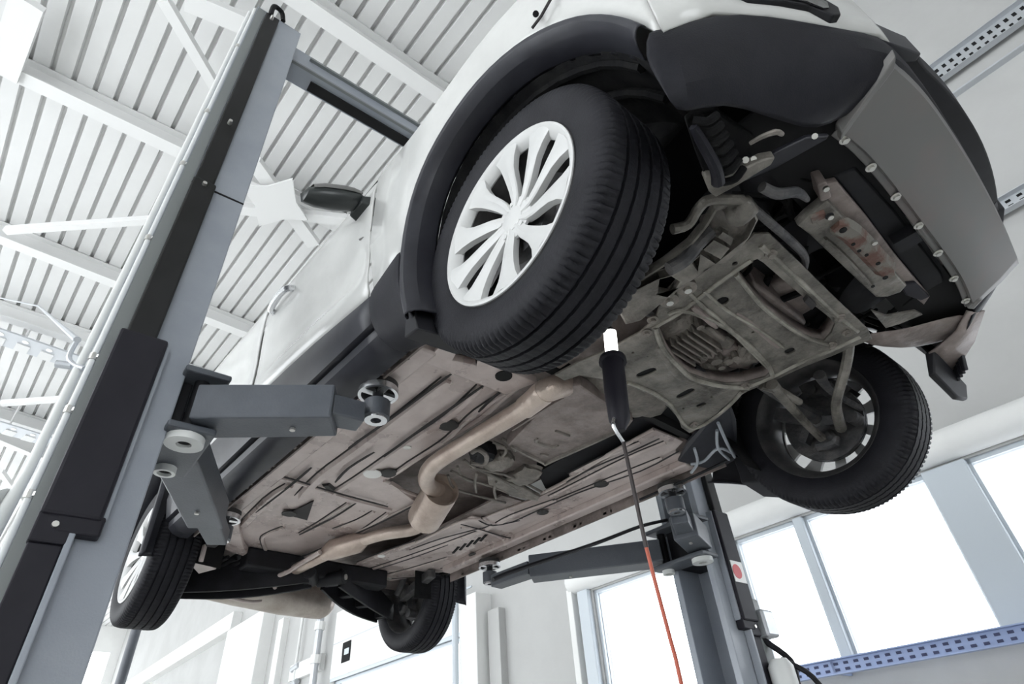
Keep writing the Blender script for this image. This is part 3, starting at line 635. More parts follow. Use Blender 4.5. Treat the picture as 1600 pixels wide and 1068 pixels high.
# door mirror
def mirror(s):
    def P3(p): return (p[0],p[1]*(-s),p[2])
    prof=[(0,.0),(.006,.045),(.03,.075),(.08,.086),(.14,.080),(.18,.055),(.195,0)]
    mb=MB().lathe(prof,(0,0,0),(0,-1,0),24)
    out=[]
    for x,y,z in mb.v: out.append(P3((-.640+x*.55+.32*y,-.918+y*1.0,2.758+z*.46+.22*y)))
    mb.v=out; h=build(mb,'mirror_housing','mirror_black',CAR)
    cap=MB().lathe([(.02,.070),(.05,.086),(.08,.0905),(.14,.085),(.17,.067)],(0,0,0),(0,-1,0),24,0,PI)
    cap.v=[P3((-.640+x*.55+.32*y,-.918+y,2.762+abs(z)*.58+.22*y)) for x,y,z in cap.v]; build(cap,'mirror_cap','skid',h)
    build(MB().hexa([P3(p) for p in ((-.58,-.87,2.705),(-.70,-.87,2.705),(-.69,-.94,2.72),(-.61,-.94,2.72))],[P3(p) for p in ((-.58,-.87,2.765),(-.70,-.87,2.765),(-.69,-.94,2.755),(-.61,-.94,2.755))]),'mirror_foot','mirror_black',h,bevel=.005)
both(mirror)
# turn signal window in the fender (grey patch) and panel gap
build(MB().hexa([(-0.517,-0.898,2.618),(-0.554,-0.898,2.58),(-0.671,-0.898,2.607),(-0.708,-0.898,2.672),(-0.722,-0.898,2.697),(-0.63,-0.898,2.681)],[(-0.498,-0.908,2.592),(-0.534,-0.908,2.555),(-0.649,-0.908,2.582),(-0.686,-0.908,2.645),(-0.699,-0.908,2.67),(-0.608,-0.908,2.654)]),'fender_garnish','skid',CAR,smooth=False)
gap=MB()
def onside(x,z):  # y of the body side
    bulge=math.exp(-((x-.1)/.38)**2); return -.9085-.012*bulge
gp=[(0.281,-0.935,2.624),(0.246,-0.935,2.599),(0.213,-0.932,2.593)]
build(MB().tube([(gp[0][0]+.02,-.925,gp[0][2]+.06)]+[(p[0],-.934,p[2]) for p in gp],.004,6),'bonnet_gap','seam_and_shade',CAR)
build(MB().cyl((0.229,-0.93,2.648),(0.235,-0.938,2.626),.008,10),'marker_clip','hole',CAR)

# ------------------------------------------------------------------ wheels (built once in local space, then copied)
LOCAL=True
R=.3325; W=.204
tp=[(.085,.222),(.094,.235),(.101,.262),(.102,.290),(.096,.312),(.088,.322),(.083,.326)]
tread=[(.080,.3275),(.068,.3300)]
for g in (.050,.017,-.017,-.050):
    tread+=[(g+.0045,.3318),(g+.0038,.3235),(g-.0038,.3235),(g-.0045,.3318)]
tread+=[(-.068,.3300),(-.080,.3275)]
prof=tp+tread+[(-a,b) for a,b in tp[::-1]]
nt=len(tp); NP=len(prof)
SEG=360
shoulder={nt-3,nt-2,nt-1,nt,nt+1,NP-nt-2,NP-nt-1,NP-nt,NP-nt+1,NP-nt+2}
def tmod(i,j):
    if j in shoulder and i%3==0: return -.0062
    if nt+2<=j<=NP-nt-3 and i%6==2: return -.0015
    return 0
def make_wheel():
    w=build(MB().lathe([(-.090,.224),(-.094,.229),(-.090,.231),(-.080,.222),(-.070,.213),(-.02,.200),(.02,.200),(.065,.212),(.078,.222),(.088,.231),(.093,.229),(.09,.222),(.076,.212),(.06,.200),(.02,.190),(-.02,.190),(-.06,.203),(-.078,.214)],n=72,closed=True),'wheel','barrel',CAR)
    build(MB().lathe(prof,n=SEG,mod=tmod),'tire','tire',w,ang=50)
    # ten spoke cover
    mb=MB(); mb.lathe([(-.090,.2285),(-.0965,.2275),(-.0975,.222),(-.093,.214),(-.078,.200),(-.070,.197),(-.066,.199),(-.076,.208),(-.086,.218)],n=72,closed=True)
    mb.lathe([(-.060,0),(-.060,.030),(-.064,.034),(-.070,.034),(-.072,.030),(-.072,0)],n=30)
    mb.lathe([(-.045,.03),(-.060,.062),(-.066,.060),(-.069,.034)],n=40)
    for k in range(10):
        a=2*PI*k/10+.1; 
        rs=[.030,.06,.09,.12,.15,.18,.205,.216]; ws=[.009,.014,.0165,.0185,.0215,.029,.042,.053]; sw=[0,.03,.08,.13,.16,.17,.17,.17]
        ys=[-.070,-.0715,-.076,-.081,-.0855,-.0885,-.0915,-.0925]
        rows=[]
        for r_,w_,s_,y_ in zip(rs,ws,sw,ys):
            aa=a+s_; ca,sa=math.cos(aa),math.sin(aa)
            def pt(t,y): return (r_*ca-t*sa,y,r_*sa+t*ca)
            rows.append([pt(-w_,y_+.018),pt(-w_,y_+.002),pt(-w_*.80,y_-.001),pt(-w_*.1,y_-.003),pt(w_*.35,y_+.001),pt(w_*.95,y_+.003),pt(w_,y_+.018)])
        mb.loft(rows,close=True)
    cv=build(mb,'wheel_cover','cover',w,ang=30)
    mb=MB()
    for k in range(5):
        a=2*PI*k/5+.3; mb.cyl((.047*math.cos(a),-.062,.047*math.sin(a)),(.047*math.cos(a),-.071,.047*math.sin(a)),.007,6)
    build(mb,'wheel_nut','cover',cv)
    build(MB().lathe([(-.034,.19),(-.034,.06),(-.045,.05),(-.045,.0),(-.02,0),(-.02,.06),(-.026,.19)],n=10),'wheel_disc','barrel',w) if False else None
    mb=MB().lathe([(-.040,.0),(-.040,.085),(-.03,.088),(-.02,.095),(-.012,.14),(-.012,.0)],n=40); build(mb,'hub_flange','hub',w)
    mb=MB().lathe([(-.012,.075),(-.012,.148),(0.0,.148),(0.0,.075)],n=48,closed=True).lathe([(.006,.075),(.006,.148),(.016,.148),(.016,.075)],n=48,closed=True).lathe([(-.03,.0),(-.03,.078),(.016,.078),(.02,.05),(.02,0)],n=36)
    build(mb,'brake_disc','hub',w)
    mb=MB(); 
    mb.add(*(lambda b:(b.v,b.f))(MB().lathe([(-.03,.105),(-.03,.165),(.045,.165),(.045,.105)],n=10,a0=PI*.80,a1=PI*1.22,closed=True)))
    mb.cyl((.02,.03,-.06),(.02,.075,-.06),.05,14) if False else None
    mb.cyl((-.12,.02,-.02),(-.12,.07,-.02),.028,14); mb.cyl((-.115,.02,.05),(-.115,.06,.05),.022,12)
    build(mb,'brake_caliper','hub',w)
    mb=MB(); mb.lathe([(.018,0),(.018,.062),(.05,.055),(.075,.035),(.08,0)],n=24)
    mb.bar((.0,.05,0),(-.02,.06,-.12),.05,.035); mb.bar((.0,.05,0),(.0,.06,.16),.05,.04); mb.bar((0,.05,.02),(.10,.06,.03),.04,.03); mb.cyl((-.02,.03,-.13),(-.02,.09,-.13),.025,12); mb.tube([(.05,.05,-.05),(.08,.06,-.08),(.10,.05,-.02)],.022,10,smooth=3)
    build(mb,'knuckle','hub',w,bevel=.004)
    mb=MB().cyl((.10,-.05,-.1),(.10,-.05,-.1001),.001) if False else None
    return w
CARW=Matrix.Translation((-1.35,0,2.2))
def place(w,x,s,steer=0,spin=0):
    w.parent=CAR; w.matrix_parent_inverse=CARW.inverted()
    w.matrix_basis=Matrix.Translation((x,s*0.773013,AX))@Matrix.Rotation(steer+(PI if s>0 else 0),4,'Z')@Matrix.Rotation(spin,4,'Y')
w0=make_wheel()
# keep sub parts in wheel space
def dupw(w):
    c=w.copy(); COL.objects.link(c)
    for ch in list(w.children):
        d_=ch.copy(); COL.objects.link(d_); d_.parent=c
        for g_ in list(ch.children):
            e_=g_.copy(); COL.objects.link(e_); e_.parent=d_
    return c
ws_=[w0,dupw(w0),dupw(w0),dupw(w0)]
place(ws_[0],0,-1,-0.053348,0.05); place(ws_[1],0,1,-0.053348,1.0); place(ws_[2],-2.736751,-1,0,.4); place(ws_[3],-2.736751,1,0,.2)
for o in ws_[2:]:
    for ch in o.children:
        pass
LOCAL=False

# ------------------------------------------------------------------ underbody
FZ=2.20
# near floor panel (right side) and far panel, with tunnel between
NP_=[(-0.618,-0.647,2.2),(-0.611,-0.336,2.2),(-0.519,-0.298,2.2),(-0.652,-0.288,2.2),(-0.815,-0.264,2.2),(-0.973,-0.268,2.2),(-1.162,-0.268,2.2),(-1.389,-0.263,2.2),(-1.47,-0.269,2.2),(-1.562,-0.015,2.2),(-1.848,-0.032,2.2),(-2.181,-0.055,2.2),(-2.518,-0.1,2.2),(-2.699,-0.145,2.2),(-2.65,-0.364,2.2),(-2.615,-0.506,2.2),(-2.498,-0.573,2.2),(-2.355,-0.581,2.2)]
NPp=[(p[0],p[1]) for p in NP_]
NPo=NPp+[(-2.36,-.70),(-2.0,-.742),(-1.3,-.742),(-.62,-.742)]
def pan(poly,name,z=FZ,th=.012,holes=[]): return plate(name,poly,holes,z,th,'floor_pan',CAR,bevel=.004)
fpn=pan(NPo,'floor_panel')
fpn['label']='near floor panel of the car underside, right side'
# front torque box of the near panel
tb=[(-0.601,-0.659),(-0.514,-0.667),(-0.473,-0.577),(-0.491,-0.403),(-0.488,-0.305),(-0.597,-0.337)]
plate('torque_box',[(-.61,-.73)]+tb,[[(-.555,-.60),(-.50,-.62),(-.47,-.56),(-.53,-.52)]],2.17,.03,'floor_pan',CAR)
for c,r1,r2 in (((-0.516,-0.418,2.165),.035,.024),):
    build(MB().ring(c,0,.028,0,.004,18),'drain_hole','hole',CAR)
FPo=[(-0.481,0.346),(-0.473,0.523),(-0.624,0.527),(-0.863,0.512),(-1.161,0.486),(-1.179,0.418),(-1.414,0.384),(-1.666,0.386),(-1.944,0.389),(-2.18,0.342),(-2.424,0.329),(-2.762,0.185),(-2.716,0.512),(-2.577,0.706)]
FPo=[(-0.481,0.346),(-0.472,0.525),(-0.531,0.559)]+[(-.56,.60),(-.47,.66),(-.47,.742),(-2.36,.742),(-2.70,.55)]+[(-2.67,0.219),(-2.497,0.204),(-2.307,0.256),(-1.998,0.301),(-1.695,0.306),(-1.587,0.315),(-1.589,0.375),(-1.208,0.429),(-1.066,0.432),(-0.757,0.388)]
fpf=pan([tuple(p) for p in FPo],'floor_panel'); fpf['label']='far floor panel of the car underside, left side'
# tunnel ceiling
build(MB().bb((-2.9,-.35,2.33),(-.3,.50,2.34)).bb((-2.9,-.78,2.212),(-.3,-.25,2.222)).bb((-2.9,.28,2.212),(-1.32,.78,2.222)).bb((-1.4,.52,2.212),(-.35,.78,2.222)),'tunnel','floor_dark',CAR,smooth=False)
# black boxes added to block light: engine bay roof, inner fender walls
build(MB().bb((-.35,-.52,2.62),(.70,.52,2.66)).bb((-.45,-.56,2.2),(-.42,.56,2.66)).bb((-.42,-.56,2.42),(.46,-.54,2.66)).bb((-.42,.54,2.42),(.46,.56,2.66)).bb((.68,-.50,2.27),(.70,.50,2.64)),'bay_light_block','hole',CAR,smooth=False)
build(MB().bb((-3.4,-.74,2.40),(-2.3,.74,2.44)).bb((-3.45,-.74,2.25),(-3.42,.74,2.5)),'boot_floor','floor_dark',CAR,smooth=False)

# pressed ribs, seams, painted rib shade and plugs on floor panels: traced strokes
def rib(pts,w,h,m='floor_pan',z=FZ,name='pressed_rib',par=None,sm=3):
    P=smoothline([Vector((p[0],p[1],z)) for p in pts],sm) if len(pts)>2 else [Vector((p[0],p[1],z)) for p in pts]
    rows=[]
    for i,p in enumerate(P):
        d_=(P[min(i+1,len(P)-1)]-P[max(i-1,0)]).normalized(); n=Vector((-d_.y,d_.x,0))
        e=1 if 0<i<len(P)-1 else .55
        rows.append([p+n*w*.5*e+Vector((0,0,.001)),p+n*w*.28*e-Vector((0,0,h)),p-n*w*.28*e-Vector((0,0,h)),p-n*w*.5*e+Vector((0,0,.001))])
    mb=MB().loft(rows); mb.add(rows[0],[(0,1,2,3)]); mb.add(rows[-1],[(3,2,1,0)])
    return build(mb,name,m,par or CAR)
NR=[ # wide ribs near panel
 ([(-0.689,-0.644),(-0.912,-0.644),(-1.113,-0.64)],.030,.010),
 ([(-0.676,-0.521),(-0.912,-0.514),(-1.265,-0.512),(-1.544,-0.514),(-1.802,-0.487)],.05,.016),
 ([(-0.64,-0.408),(-0.868,-0.377),(-1.109,-0.381),(-1.491,-0.381),(-1.696,-0.389)],.035,.012),
 ([(-1.714,-0.574),(-1.909,-0.585),(-2.406,-0.545)],.05,.014),
 ([(-1.752,-0.279),(-2.032,-0.276),(-2.214,-0.286)],.022,.009),
 ([(-1.775,-0.13),(-1.913,-0.135),(-2.079,-0.172)],.026,.009),
 ([(-2.174,-0.389),(-2.294,-0.416),(-2.395,-0.404),(-2.619,-0.272)],.022,.010),
 ([(-1.753,-0.067),(-2.065,-0.047),(-2.341,-0.071),(-2.673,-0.145)],.022,.012),
 ([(-0.621,-0.315),(-0.772,-0.32),(-0.915,-0.297),(-1.038,-0.28),(-1.255,-0.282),(-1.398,-0.276)],.022,.012),
 ([(-1.455,-0.246),(-1.54,-0.089),(-1.571,-0.015)],.030,.014),
 ([(-1.661,-0.654),(-1.683,-0.457),(-1.709,-0.254),(-1.711,-0.075)],.020,.010),
]
def edge(p_,w_,par,side):  # dark strip painting the shade along one side of a rib
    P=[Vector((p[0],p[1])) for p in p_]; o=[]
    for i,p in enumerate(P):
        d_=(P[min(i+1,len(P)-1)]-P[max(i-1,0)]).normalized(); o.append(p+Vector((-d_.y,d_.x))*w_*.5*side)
    rib(o,.008,.003,'seam_and_shade',z=2.1995,name='seam_and_shade',par=par)
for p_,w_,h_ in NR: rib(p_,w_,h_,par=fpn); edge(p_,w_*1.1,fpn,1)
SE=[[(-0.649,-0.683),(-0.812,-0.68),(-0.969,-0.678)],[(-0.631,-0.542),(-0.76,-0.544),(-0.985,-0.545),(-1.26,-0.555)],[(-0.616,-0.415),(-0.819,-0.414),(-0.976,-0.414),(-1.248,-0.407)],
 [(-1.63,-0.669),(-1.636,-0.566),(-1.656,-0.409),(-1.667,-0.123)],[(-0.603,-0.655),(-0.609,-0.572),(-0.608,-0.454),(-0.597,-0.349)],[(-1.491,-0.591),(-1.686,-0.584),(-2.045,-0.583)],
 [(-1.713,-0.264),(-1.925,-0.264),(-2.207,-0.294)],[(-0.6,-0.346),(-0.683,-0.336),(-0.762,-0.32)],[(-1.536,-0.028),(-1.828,-0.044),(-2.109,-0.076),(-2.633,-0.154)],[(-1.236,-0.458),(-1.415,-0.468),(-1.563,-0.447)]]
for p_ in SE: rib(p_,.013,.002,'seam_and_shade',z=2.1865,name='seam_and_shade',par=fpn)
rib([(-1.622,-0.462),(-1.655,-0.415)],.07,.012,'rubber',name='rubber_patch',par=fpn)
FRb=[([(-0.513,0.466),(-0.701,0.448),(-1.008,0.456),(-1.178,0.46)],.03,.010),([(-0.576,0.377),(-0.765,0.355),(-0.953,0.356)],.022,.009),([(-1.188,0.514),(-1.459,0.467),(-1.666,0.472),(-2.189,0.391),(-2.655,0.296)],.032,.012),
 ([(-1.711,0.347),(-1.687,0.49),(-1.741,0.72),(-1.666,0.845)],.03,.010),([(-0.611,0.578),(-0.86,0.553),(-1.28,0.517)],.035,.012),([(-1.557,0.361),(-1.583,0.467),(-1.452,0.526)],.02,.008),
 ([(-2.015,0.272),(-2.252,0.221),(-2.476,0.192)],.022,.01),([(-2.142,0.581),(-2.431,0.511),(-2.614,0.448)],.022,.01),([(-1.863,0.829),(-2.112,0.747),(-2.336,0.678)],.022,.01)]
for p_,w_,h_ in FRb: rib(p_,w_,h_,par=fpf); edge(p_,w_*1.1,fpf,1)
FS=[[(-0.498,0.399),(-0.642,0.395),(-0.822,0.376),(-1.003,0.386)],[(-1.665,0.303),(-1.669,0.432),(-1.685,0.623),(-1.656,0.824)],[(-0.519,0.561),(-0.737,0.579),(-1.067,0.518),(-1.505,0.507)],[(-1.576,0.347),(-1.592,0.453),(-1.464,0.523)],[(-2.088,0.656),(-1.976,0.755),(-2.143,0.796),(-2.372,0.754),(-2.621,0.499)],[(-2.119,0.301),(-1.881,0.342),(-1.623,0.437)],[(-2.647,0.293),(-2.246,0.387),(-1.943,0.431)],[(-1.761,0.834),(-2.021,0.769),(-2.221,0.736)]]
for p_ in FS: rib(p_,.011,.002,'seam_and_shade',z=2.1875,name='seam_and_shade',par=fpf)
# louvre slots in far panel
louv=[[(-2.068,0.561,2.198),(-1.964,0.523,2.198)],[(-2.003,0.562,2.198),(-1.903,0.524,2.198)],[(-1.94,0.562,2.198),(-1.842,0.525,2.198)],[(-1.883,0.566,2.198),(-1.787,0.529,2.198)],[(-1.828,0.567,2.198),(-1.735,0.53,2.198)]]
for a,b in louv: rib([a[:2],b[:2]],.036,.004,'hole',name='slot',par=fpf,sm=1)
for L in ([(-0.509,-0.309),(-0.64,-0.299),(-0.802,-0.275),(-0.958,-0.279),(-1.146,-0.279),(-1.37,-0.274)],[(-1.451,-0.28),(-1.495,-0.153),(-1.542,-0.028),(-1.825,-0.045),(-2.155,-0.068),(-2.489,-0.113)]):
    build(MB().tube([(p[0],p[1],2.196) for p in L],.009,8,smooth=3),'panel_flange','floor_pan',fpn)
for L in ([(-0.471,0.329),(-0.724,0.348),(-1.026,0.389),(-1.169,0.391)],[(-1.569,0.358),(-1.674,0.289),(-1.974,0.284),(-2.28,0.24),(-2.468,0.188)]):
    build(MB().tube([(p[0],p[1],2.196) for p in L],.008,8,smooth=3),'panel_flange','floor_pan',fpf)
# round plugs and holes
def disc(c,r,m,name,par,th=.006,sx=1):
    return build(MB().lathe([(0,0),(0,r),(-th*.6,r*.9),(-th,0)],(c[0],c[1],c[2]),(0,0,1),22),name,m,par)
for c,r,m in (((-0.909,-0.346,2.192),.040,'rubber'),((-1.373,-0.304,2.192),.040,'rubber'),((-1.413,-0.359,2.19),.040,'clean_and_highlight'),((-1.133,-0.375,2.19),.017,'bolt'),
   ((-1.988,-0.451,2.19),.035,'rubber'),((-0.619,-0.717,2.17),.02,'rubber')):
    disc(c,r,m,'floor_plug',fpn)
for c,r,m in (((-0.931,0.543,2.19),.035,'rubber'),((-1.325,0.551,2.19),.03,'rubber'),((-1.321,0.684,2.19),.022,'rubber'),((-2.288,0.228,2.19),.022,'clean_and_highlight'),((-2.006,0.661,2.19),.03,'rubber'),((-2.595,0.474,2.18),.016,'bolt'),((-2.005,-0.505,2.19),.0,'rubber')):
    if r: disc(c,r,m,'floor_plug',fpf)
# triangular opening in near panel
tri=[(-2.026,-0.471),(-1.936,-0.445),(-1.799,-0.426),(-1.93,-0.379),(-2.022,-0.346),(-2.013,-0.421)]
build(MB().prism(tri,2.190,2.196),'opening','seam_and_shade',fpn,smooth=False)
# longitudinal rails along the sills
build(MB().bb((-2.3,-.72,2.165),(-.55,-.655,2.205)),'sill_rail','floor_pan',fpn,bevel=.008)
build(MB().bb((-2.3,.655,2.165),(-.55,.72,2.205)),'sill_rail','floor_pan',fpf,bevel=.008)
rb=[(-2.512,-0.563),(-2.265,-0.635),(-2.158,-0.618),(-2.457,-0.473),(-2.606,-0.372)]
plate('jacking_bracket',rb,[],2.165,.03,'floor_pan',fpn)
# black slab stands for the shadowed gap beside the gearbox pan
build(MB().hexa([(-1.187,0.44,2.24),(-1.085,0.291,2.24),(-0.365,0.258,2.24),(-0.383,0.454,2.24),(-0.513,0.596,2.24),(-0.521,0.413,2.24),(-1.003,0.459,2.24),(-1.213,0.536,2.24)],[(-1.187,0.44,2.29),(-1.085,0.291,2.29),(-0.365,0.258,2.29),(-0.383,0.454,2.29),(-0.513,0.596,2.29),(-0.521,0.413,2.29),(-1.003,0.459,2.29),(-1.213,0.536,2.29)]),'gap_shadow','black',CAR,smooth=False)
# gearbox sump plate
gp_=[(-0.837,-0.107),(-0.858,-0.036),(-0.874,0.107),(-0.837,0.121),(-0.497,0.166),(-0.442,0.137),(-0.395,-0.191),(-0.44,-0.221)]
gpl=plate('gearbox_cover',gp_,[],2.15,.05,'floor_dark',CAR,bevel=.008)
for pts in ([(-0.731,-0.062),(-0.755,-0.045),(-0.751,0.034),(-0.725,0.043)],[(-0.649,-0.048),(-0.646,0.024)],[(-0.814,0.036),(-0.81,0.071)]):
    rib(pts,.018,.008,'castalu',z=2.151,name='raised_mark',par=gpl,sm=2)
rib([(-0.833,-0.106),(-0.861,0.092),(-0.832,0.114),(-0.477,0.149)],.02,.012,'castalu',z=2.152,name='edge_bead',par=gpl,sm=2)
rib([(-0.738,-0.185),(-0.565,-0.191),(-0.472,-0.19)],.016,.01,'floor_dark',z=2.152,name='edge_bead',par=gpl,sm=2)
# gearbox lumps, wiring and brackets around it
mb=MB()
for (u,v,z,r) in [[0.0,0.0,0.0,0.0]]: pass
def blob(c,d_,name,m,par=CAR,n=3,seed=0,amp=.12):
    bm=bmesh.new(); bmesh.ops.create_icosphere(bm,subdivisions=n,radius=1)
    rnd=random.Random(seed); ph=[rnd.uniform(0,6) for _ in range(6)]
    for v in bm.verts:
        f=1+amp*(math.sin(v.co.x*5+ph[0])*math.sin(v.co.y*6+ph[1])+.6*math.sin(v.co.z*9+ph[2])*math.sin(v.co.x*8+ph[3]))
        q=Vector((math.copysign(abs(v.co.x)**.7,v.co.x),math.copysign(abs(v.co.y)**.7,v.co.y),math.copysign(abs(v.co.z)**.7,v.co.z)))
        v.co=Vector((q.x*d_[0],q.y*d_[1],q.z*d_[2]))*f+Vector(c)
    me=bpy.data.meshes.new(name); bm.to_mesh(me); bm.free(); return link(name,me,m,par)
blob((-1.021,0.001,2.19),(.07,.05,.03),'bracket_mount','castalu',seed=1)
blob((-1.007,-0.095,2.2),(.05,.05,.04),'bracket_mount','black',seed=2)
blob((-1.079,0.194,2.2),(.09,.06,.025),'rear_mount','castalu',seed=3)
build(MB().tube([(-0.992,-0.165,2.17),(-0.946,-0.171,2.16),(-0.97,-0.111,2.16),(-1.044,-0.063,2.17),(-1.066,-0.115,2.17)],.010,8,smooth=4),'hose','castalu',CAR)
mbw=MB()
for pts in [[(-1.078,-0.138,2.18),(-1.105,-0.05,2.175),(-1.121,0.069,2.175),(-1.175,0.249,2.18)],[(-1.188,-0.12,2.18),(-1.206,-0.021,2.175),(-1.205,0.122,2.175),(-1.229,0.258,2.18)],[(-1.147,-0.117,2.185),(-1.211,-0.044,2.18),(-1.227,0.049,2.18)],[(-1.125,-0.033,2.17),(-1.199,0.016,2.17),(-1.297,0.103,2.18)],[(-1.148,0.092,2.17),(-1.219,0.142,2.17),(-1.303,0.225,2.18)],[(-1.264,-0.079,2.2),(-1.329,-0.002,2.19),(-1.349,0.093,2.19),(-1.354,0.331,2.2)],[(-1.119,-0.073,2.18),(-1.088,-0.012,2.17),(-1.09,0.135,2.18),(-1.168,0.408,2.2)],[(-0.923,-0.116,2.2),(-0.906,-0.065,2.18),(-0.962,-0.03,2.18),(-1.027,-0.028,2.19)],[(-0.854,-0.128,2.18),(-0.857,-0.076,2.17),(-0.89,-0.029,2.17)]]:
    mbw.tube(pts,.006,8,smooth=4)
build(mbw,'cable_loom','castalu',CAR)
plate('mount_plate',[(-1.132,0.032),(-1.142,0.24),(-1.176,0.38),(-1.215,0.402),(-1.235,0.265),(-1.197,0.098)],[],2.175,.02,'castalu',CAR,bevel=.004)

# exhaust
ex=build(MB().tube([(-0.506,-0.045,2.3),(-0.447,-0.211,2.18),(-0.461,-0.301,2.12),(-0.577,-0.285,2.12),(-0.832,-0.289,2.12),(-1.023,-0.29,2.12),(-1.134,-0.267,2.125),(-1.231,-0.214,2.135),(-1.32,-0.132,2.155),(-1.395,-0.023,2.185)],[.05,.043,.040,.0335,.0325,.0325,.034,.034,.034,.034],18,smooth=5),'exhaust_pipe','exhaust',CAR)
build(MB().tube([(-0.451,-0.3,2.12),(-0.566,-0.284,2.12)],[.041,.0385],18),'pipe_collar','exhaust',ex)
c0=Vector((-1.333,-0.062,2.165)); c1=Vector((-1.563,0.014,2.13))
ax=(c1-c0).normalized()
build(MB().lathe([(0.03,.0),(.03,.062),(0,.072),(0,.079),(.02,.080),((c1-c0).length,.080),((c1-c0).length+.01,.072),((c1-c0).length+.012,0)],c0,ax,32),'resonator','exhaust',ex)
ex2=build(MB().tube([(-1.738,0.102,2.16),(-1.783,0.077,2.15),(-1.893,0.0,2.15),(-2.052,-0.049,2.15),(-2.25,-0.117,2.13),(-2.464,-0.15,2.12),(-2.689,-0.153,2.12)],.030,14,smooth=4),'rear_exhaust_pipe','exhaust',CAR)
build(MB().tube([(-2.012,-0.036,2.15),(-2.06,-0.044,2.15),(-2.192,-0.114,2.14),(-2.257,-0.128,2.13)],[.03,.052,.052,.03],20),'small_silencer','exhaust',ex2)
build(MB().tube([(-2.203,-0.175,2.12),(-2.356,-0.2,2.1),(-2.47,-0.207,2.09),(-2.591,-0.227,2.085),(-2.651,-0.204,2.07),(-2.719,-0.148,2.05)],.012,8,smooth=3),'exhaust_hanger','floor_pan',ex2)
sil=build(MB().tube([(-3.16,-.50,2.19),(-3.17,-.46,2.185),(-3.18,-.2,2.18),(-3.22,.1,2.175),(-3.26,.38,2.175),(-3.27,.43,2.18)],[.05,.085,.105,.11,.10,.04],22,smooth=4,flat=1.0),'rear_silencer','silencer',CAR)
build(MB().tube([(-3.05,-.46,2.10),(-3.06,-.2,2.075),(-3.06,-.1,2.085)],.010,8,smooth=3),'support_rod','floor_pan',sil)

# rear suspension
rs=MB()
build(MB().bb((-2.62,-.42,2.10),(-2.52,.42,2.2)).bb((-2.95,-.42,2.2),(-2.55,-.34,2.3)).bb((-2.95,.34,2.2),(-2.55,.42,2.3)),'rear_crossmember','black',CAR,bevel=.012)
def reararm(s):
    def Q(p): return (p[0],p[1]*(-s)*-1 if False else p[1]*s,p[2])
    a=Vector(Q((-2.52,.06,2.10))); b=Vector(Q((-2.93,.66,2.07)))
    d_=(b-a).normalized(); n=Vector((-d_.y,d_.x,0))
    A=[];N=8
    for sgn in (-1,1):
        rows=[]
        for i in range(N+1):
            t=i/N; c=a.lerp(b,t)+n*sgn*(.045+.02*math.sin(PI*t)); h=.05+.02*math.sin(PI*t)
            rows.append([c+Vector((0,0,-h)),c+n*sgn*.016+Vector((0,0,-h)),c+n*sgn*.016+Vector((0,0,h)),c+Vector((0,0,h))])
        A.append(rows)
    mb=MB()
    for rows in A: mb.loft(rows,close=True)
    for t in (0.02,.33,.62,.98): mb.bar(a.lerp(b,t)-n*.06,a.lerp(b,t)+n*.06,.05,.06)
    mb.cyl(a+n*.08,a-n*.08,.035,16); mb.cyl(b+n*.05,b-n*.05,.035,16)
    la=build(mb,'rear_lower_arm','black',CAR,bevel=.003)
    build(MB().cyl(a-n*.083,a-n*.09,.015,10),'pivot_bolt','bolt',la)
    # coil spring
    c=a.lerp(b,.72); sp=[(c.x+.05*math.cos(t*.5),c.y+.05*math.sin(t*.5),c.z+.02+t*.0042) for t in range(0,72)]
    build(MB().tube(sp,.008,6),'coil_spring','black',CAR)
    build(MB().bar(Q((-2.80,.20,2.22)),Q((-2.86,.68,2.17)),.03,.03).bar(Q((-2.35,.62,2.17)),Q((-2.72,.66,2.12)),.05,.05),'trailing_link','hub',CAR,bevel=.006)
    build(MB().tube([Q((-2.70,.60,2.12)),Q((-2.60,.64,2.30)),Q((-2.60,.64,2.42))],.022,10),'damper','hub',CAR)
both(reararm)
# bits behind near rear wheel: hoses and bracket
plate('tow_bracket',[(-2.43,-.66),(-2.50,-.68),(-2.62,-.60),(-2.52,-.56)],[],2.06,.08,'floor_pan',CAR)
mb=MB()
for k in range(4): mb.tube([(-2.62,-.40-.04*k,2.16),(-2.75,-.46-.03*k,2.13+.01*k),(-2.95,-.52,2.15+.02*k),(-3.05,-.55,2.2)],.011,8,smooth=3)
build(mb,'brake_hose','black',CAR)
build(MB().bb((-3.58,-.72,2.33),(-3.50,.72,2.50)),'rear_bumper','plastic',CAR,bevel=.03)

# ------------------------------------------------------------------ front subframe
SZ=2.13
O_=[(0.361,-0.339),(0.361,-0.213),(0.359,-0.063),(0.358,0.088),(0.359,0.186),(0.358,0.263),(0.346,0.32),(0.298,0.31),(0.229,0.306),(0.141,0.289),(0.053,0.287),(-0.001,0.279),(-0.05,0.272),(-0.11,0.279),(-0.176,0.303),(-0.253,0.352),(-0.298,0.353),(-0.342,0.359),(-0.336,0.3),(-0.305,0.24),(-0.276,0.137),(-0.263,0.043),(-0.272,-0.083),(-0.296,-0.183),(-0.331,-0.266),(-0.379,-0.283),(-0.376,-0.327),(-0.283,-0.318),(-0.19,-0.292),(-0.075,-0.283),(-0.012,-0.295),(0.034,-0.333),(0.116,-0.353),(0.169,-0.355),(0.225,-0.356),(0.249,-0.35),(0.298,-0.354),(0.339,-0.366)]
H1=[(0.244,-0.294),(0.274,-0.294),(0.301,-0.285),(0.304,-0.259),(0.305,-0.155),(0.308,-0.025),(0.313,0.117),(0.309,0.151),(0.283,0.185),(0.249,0.208),(0.231,0.168),(0.221,0.109),(0.215,0.018),(0.214,-0.084),(0.221,-0.162),(0.23,-0.239)]
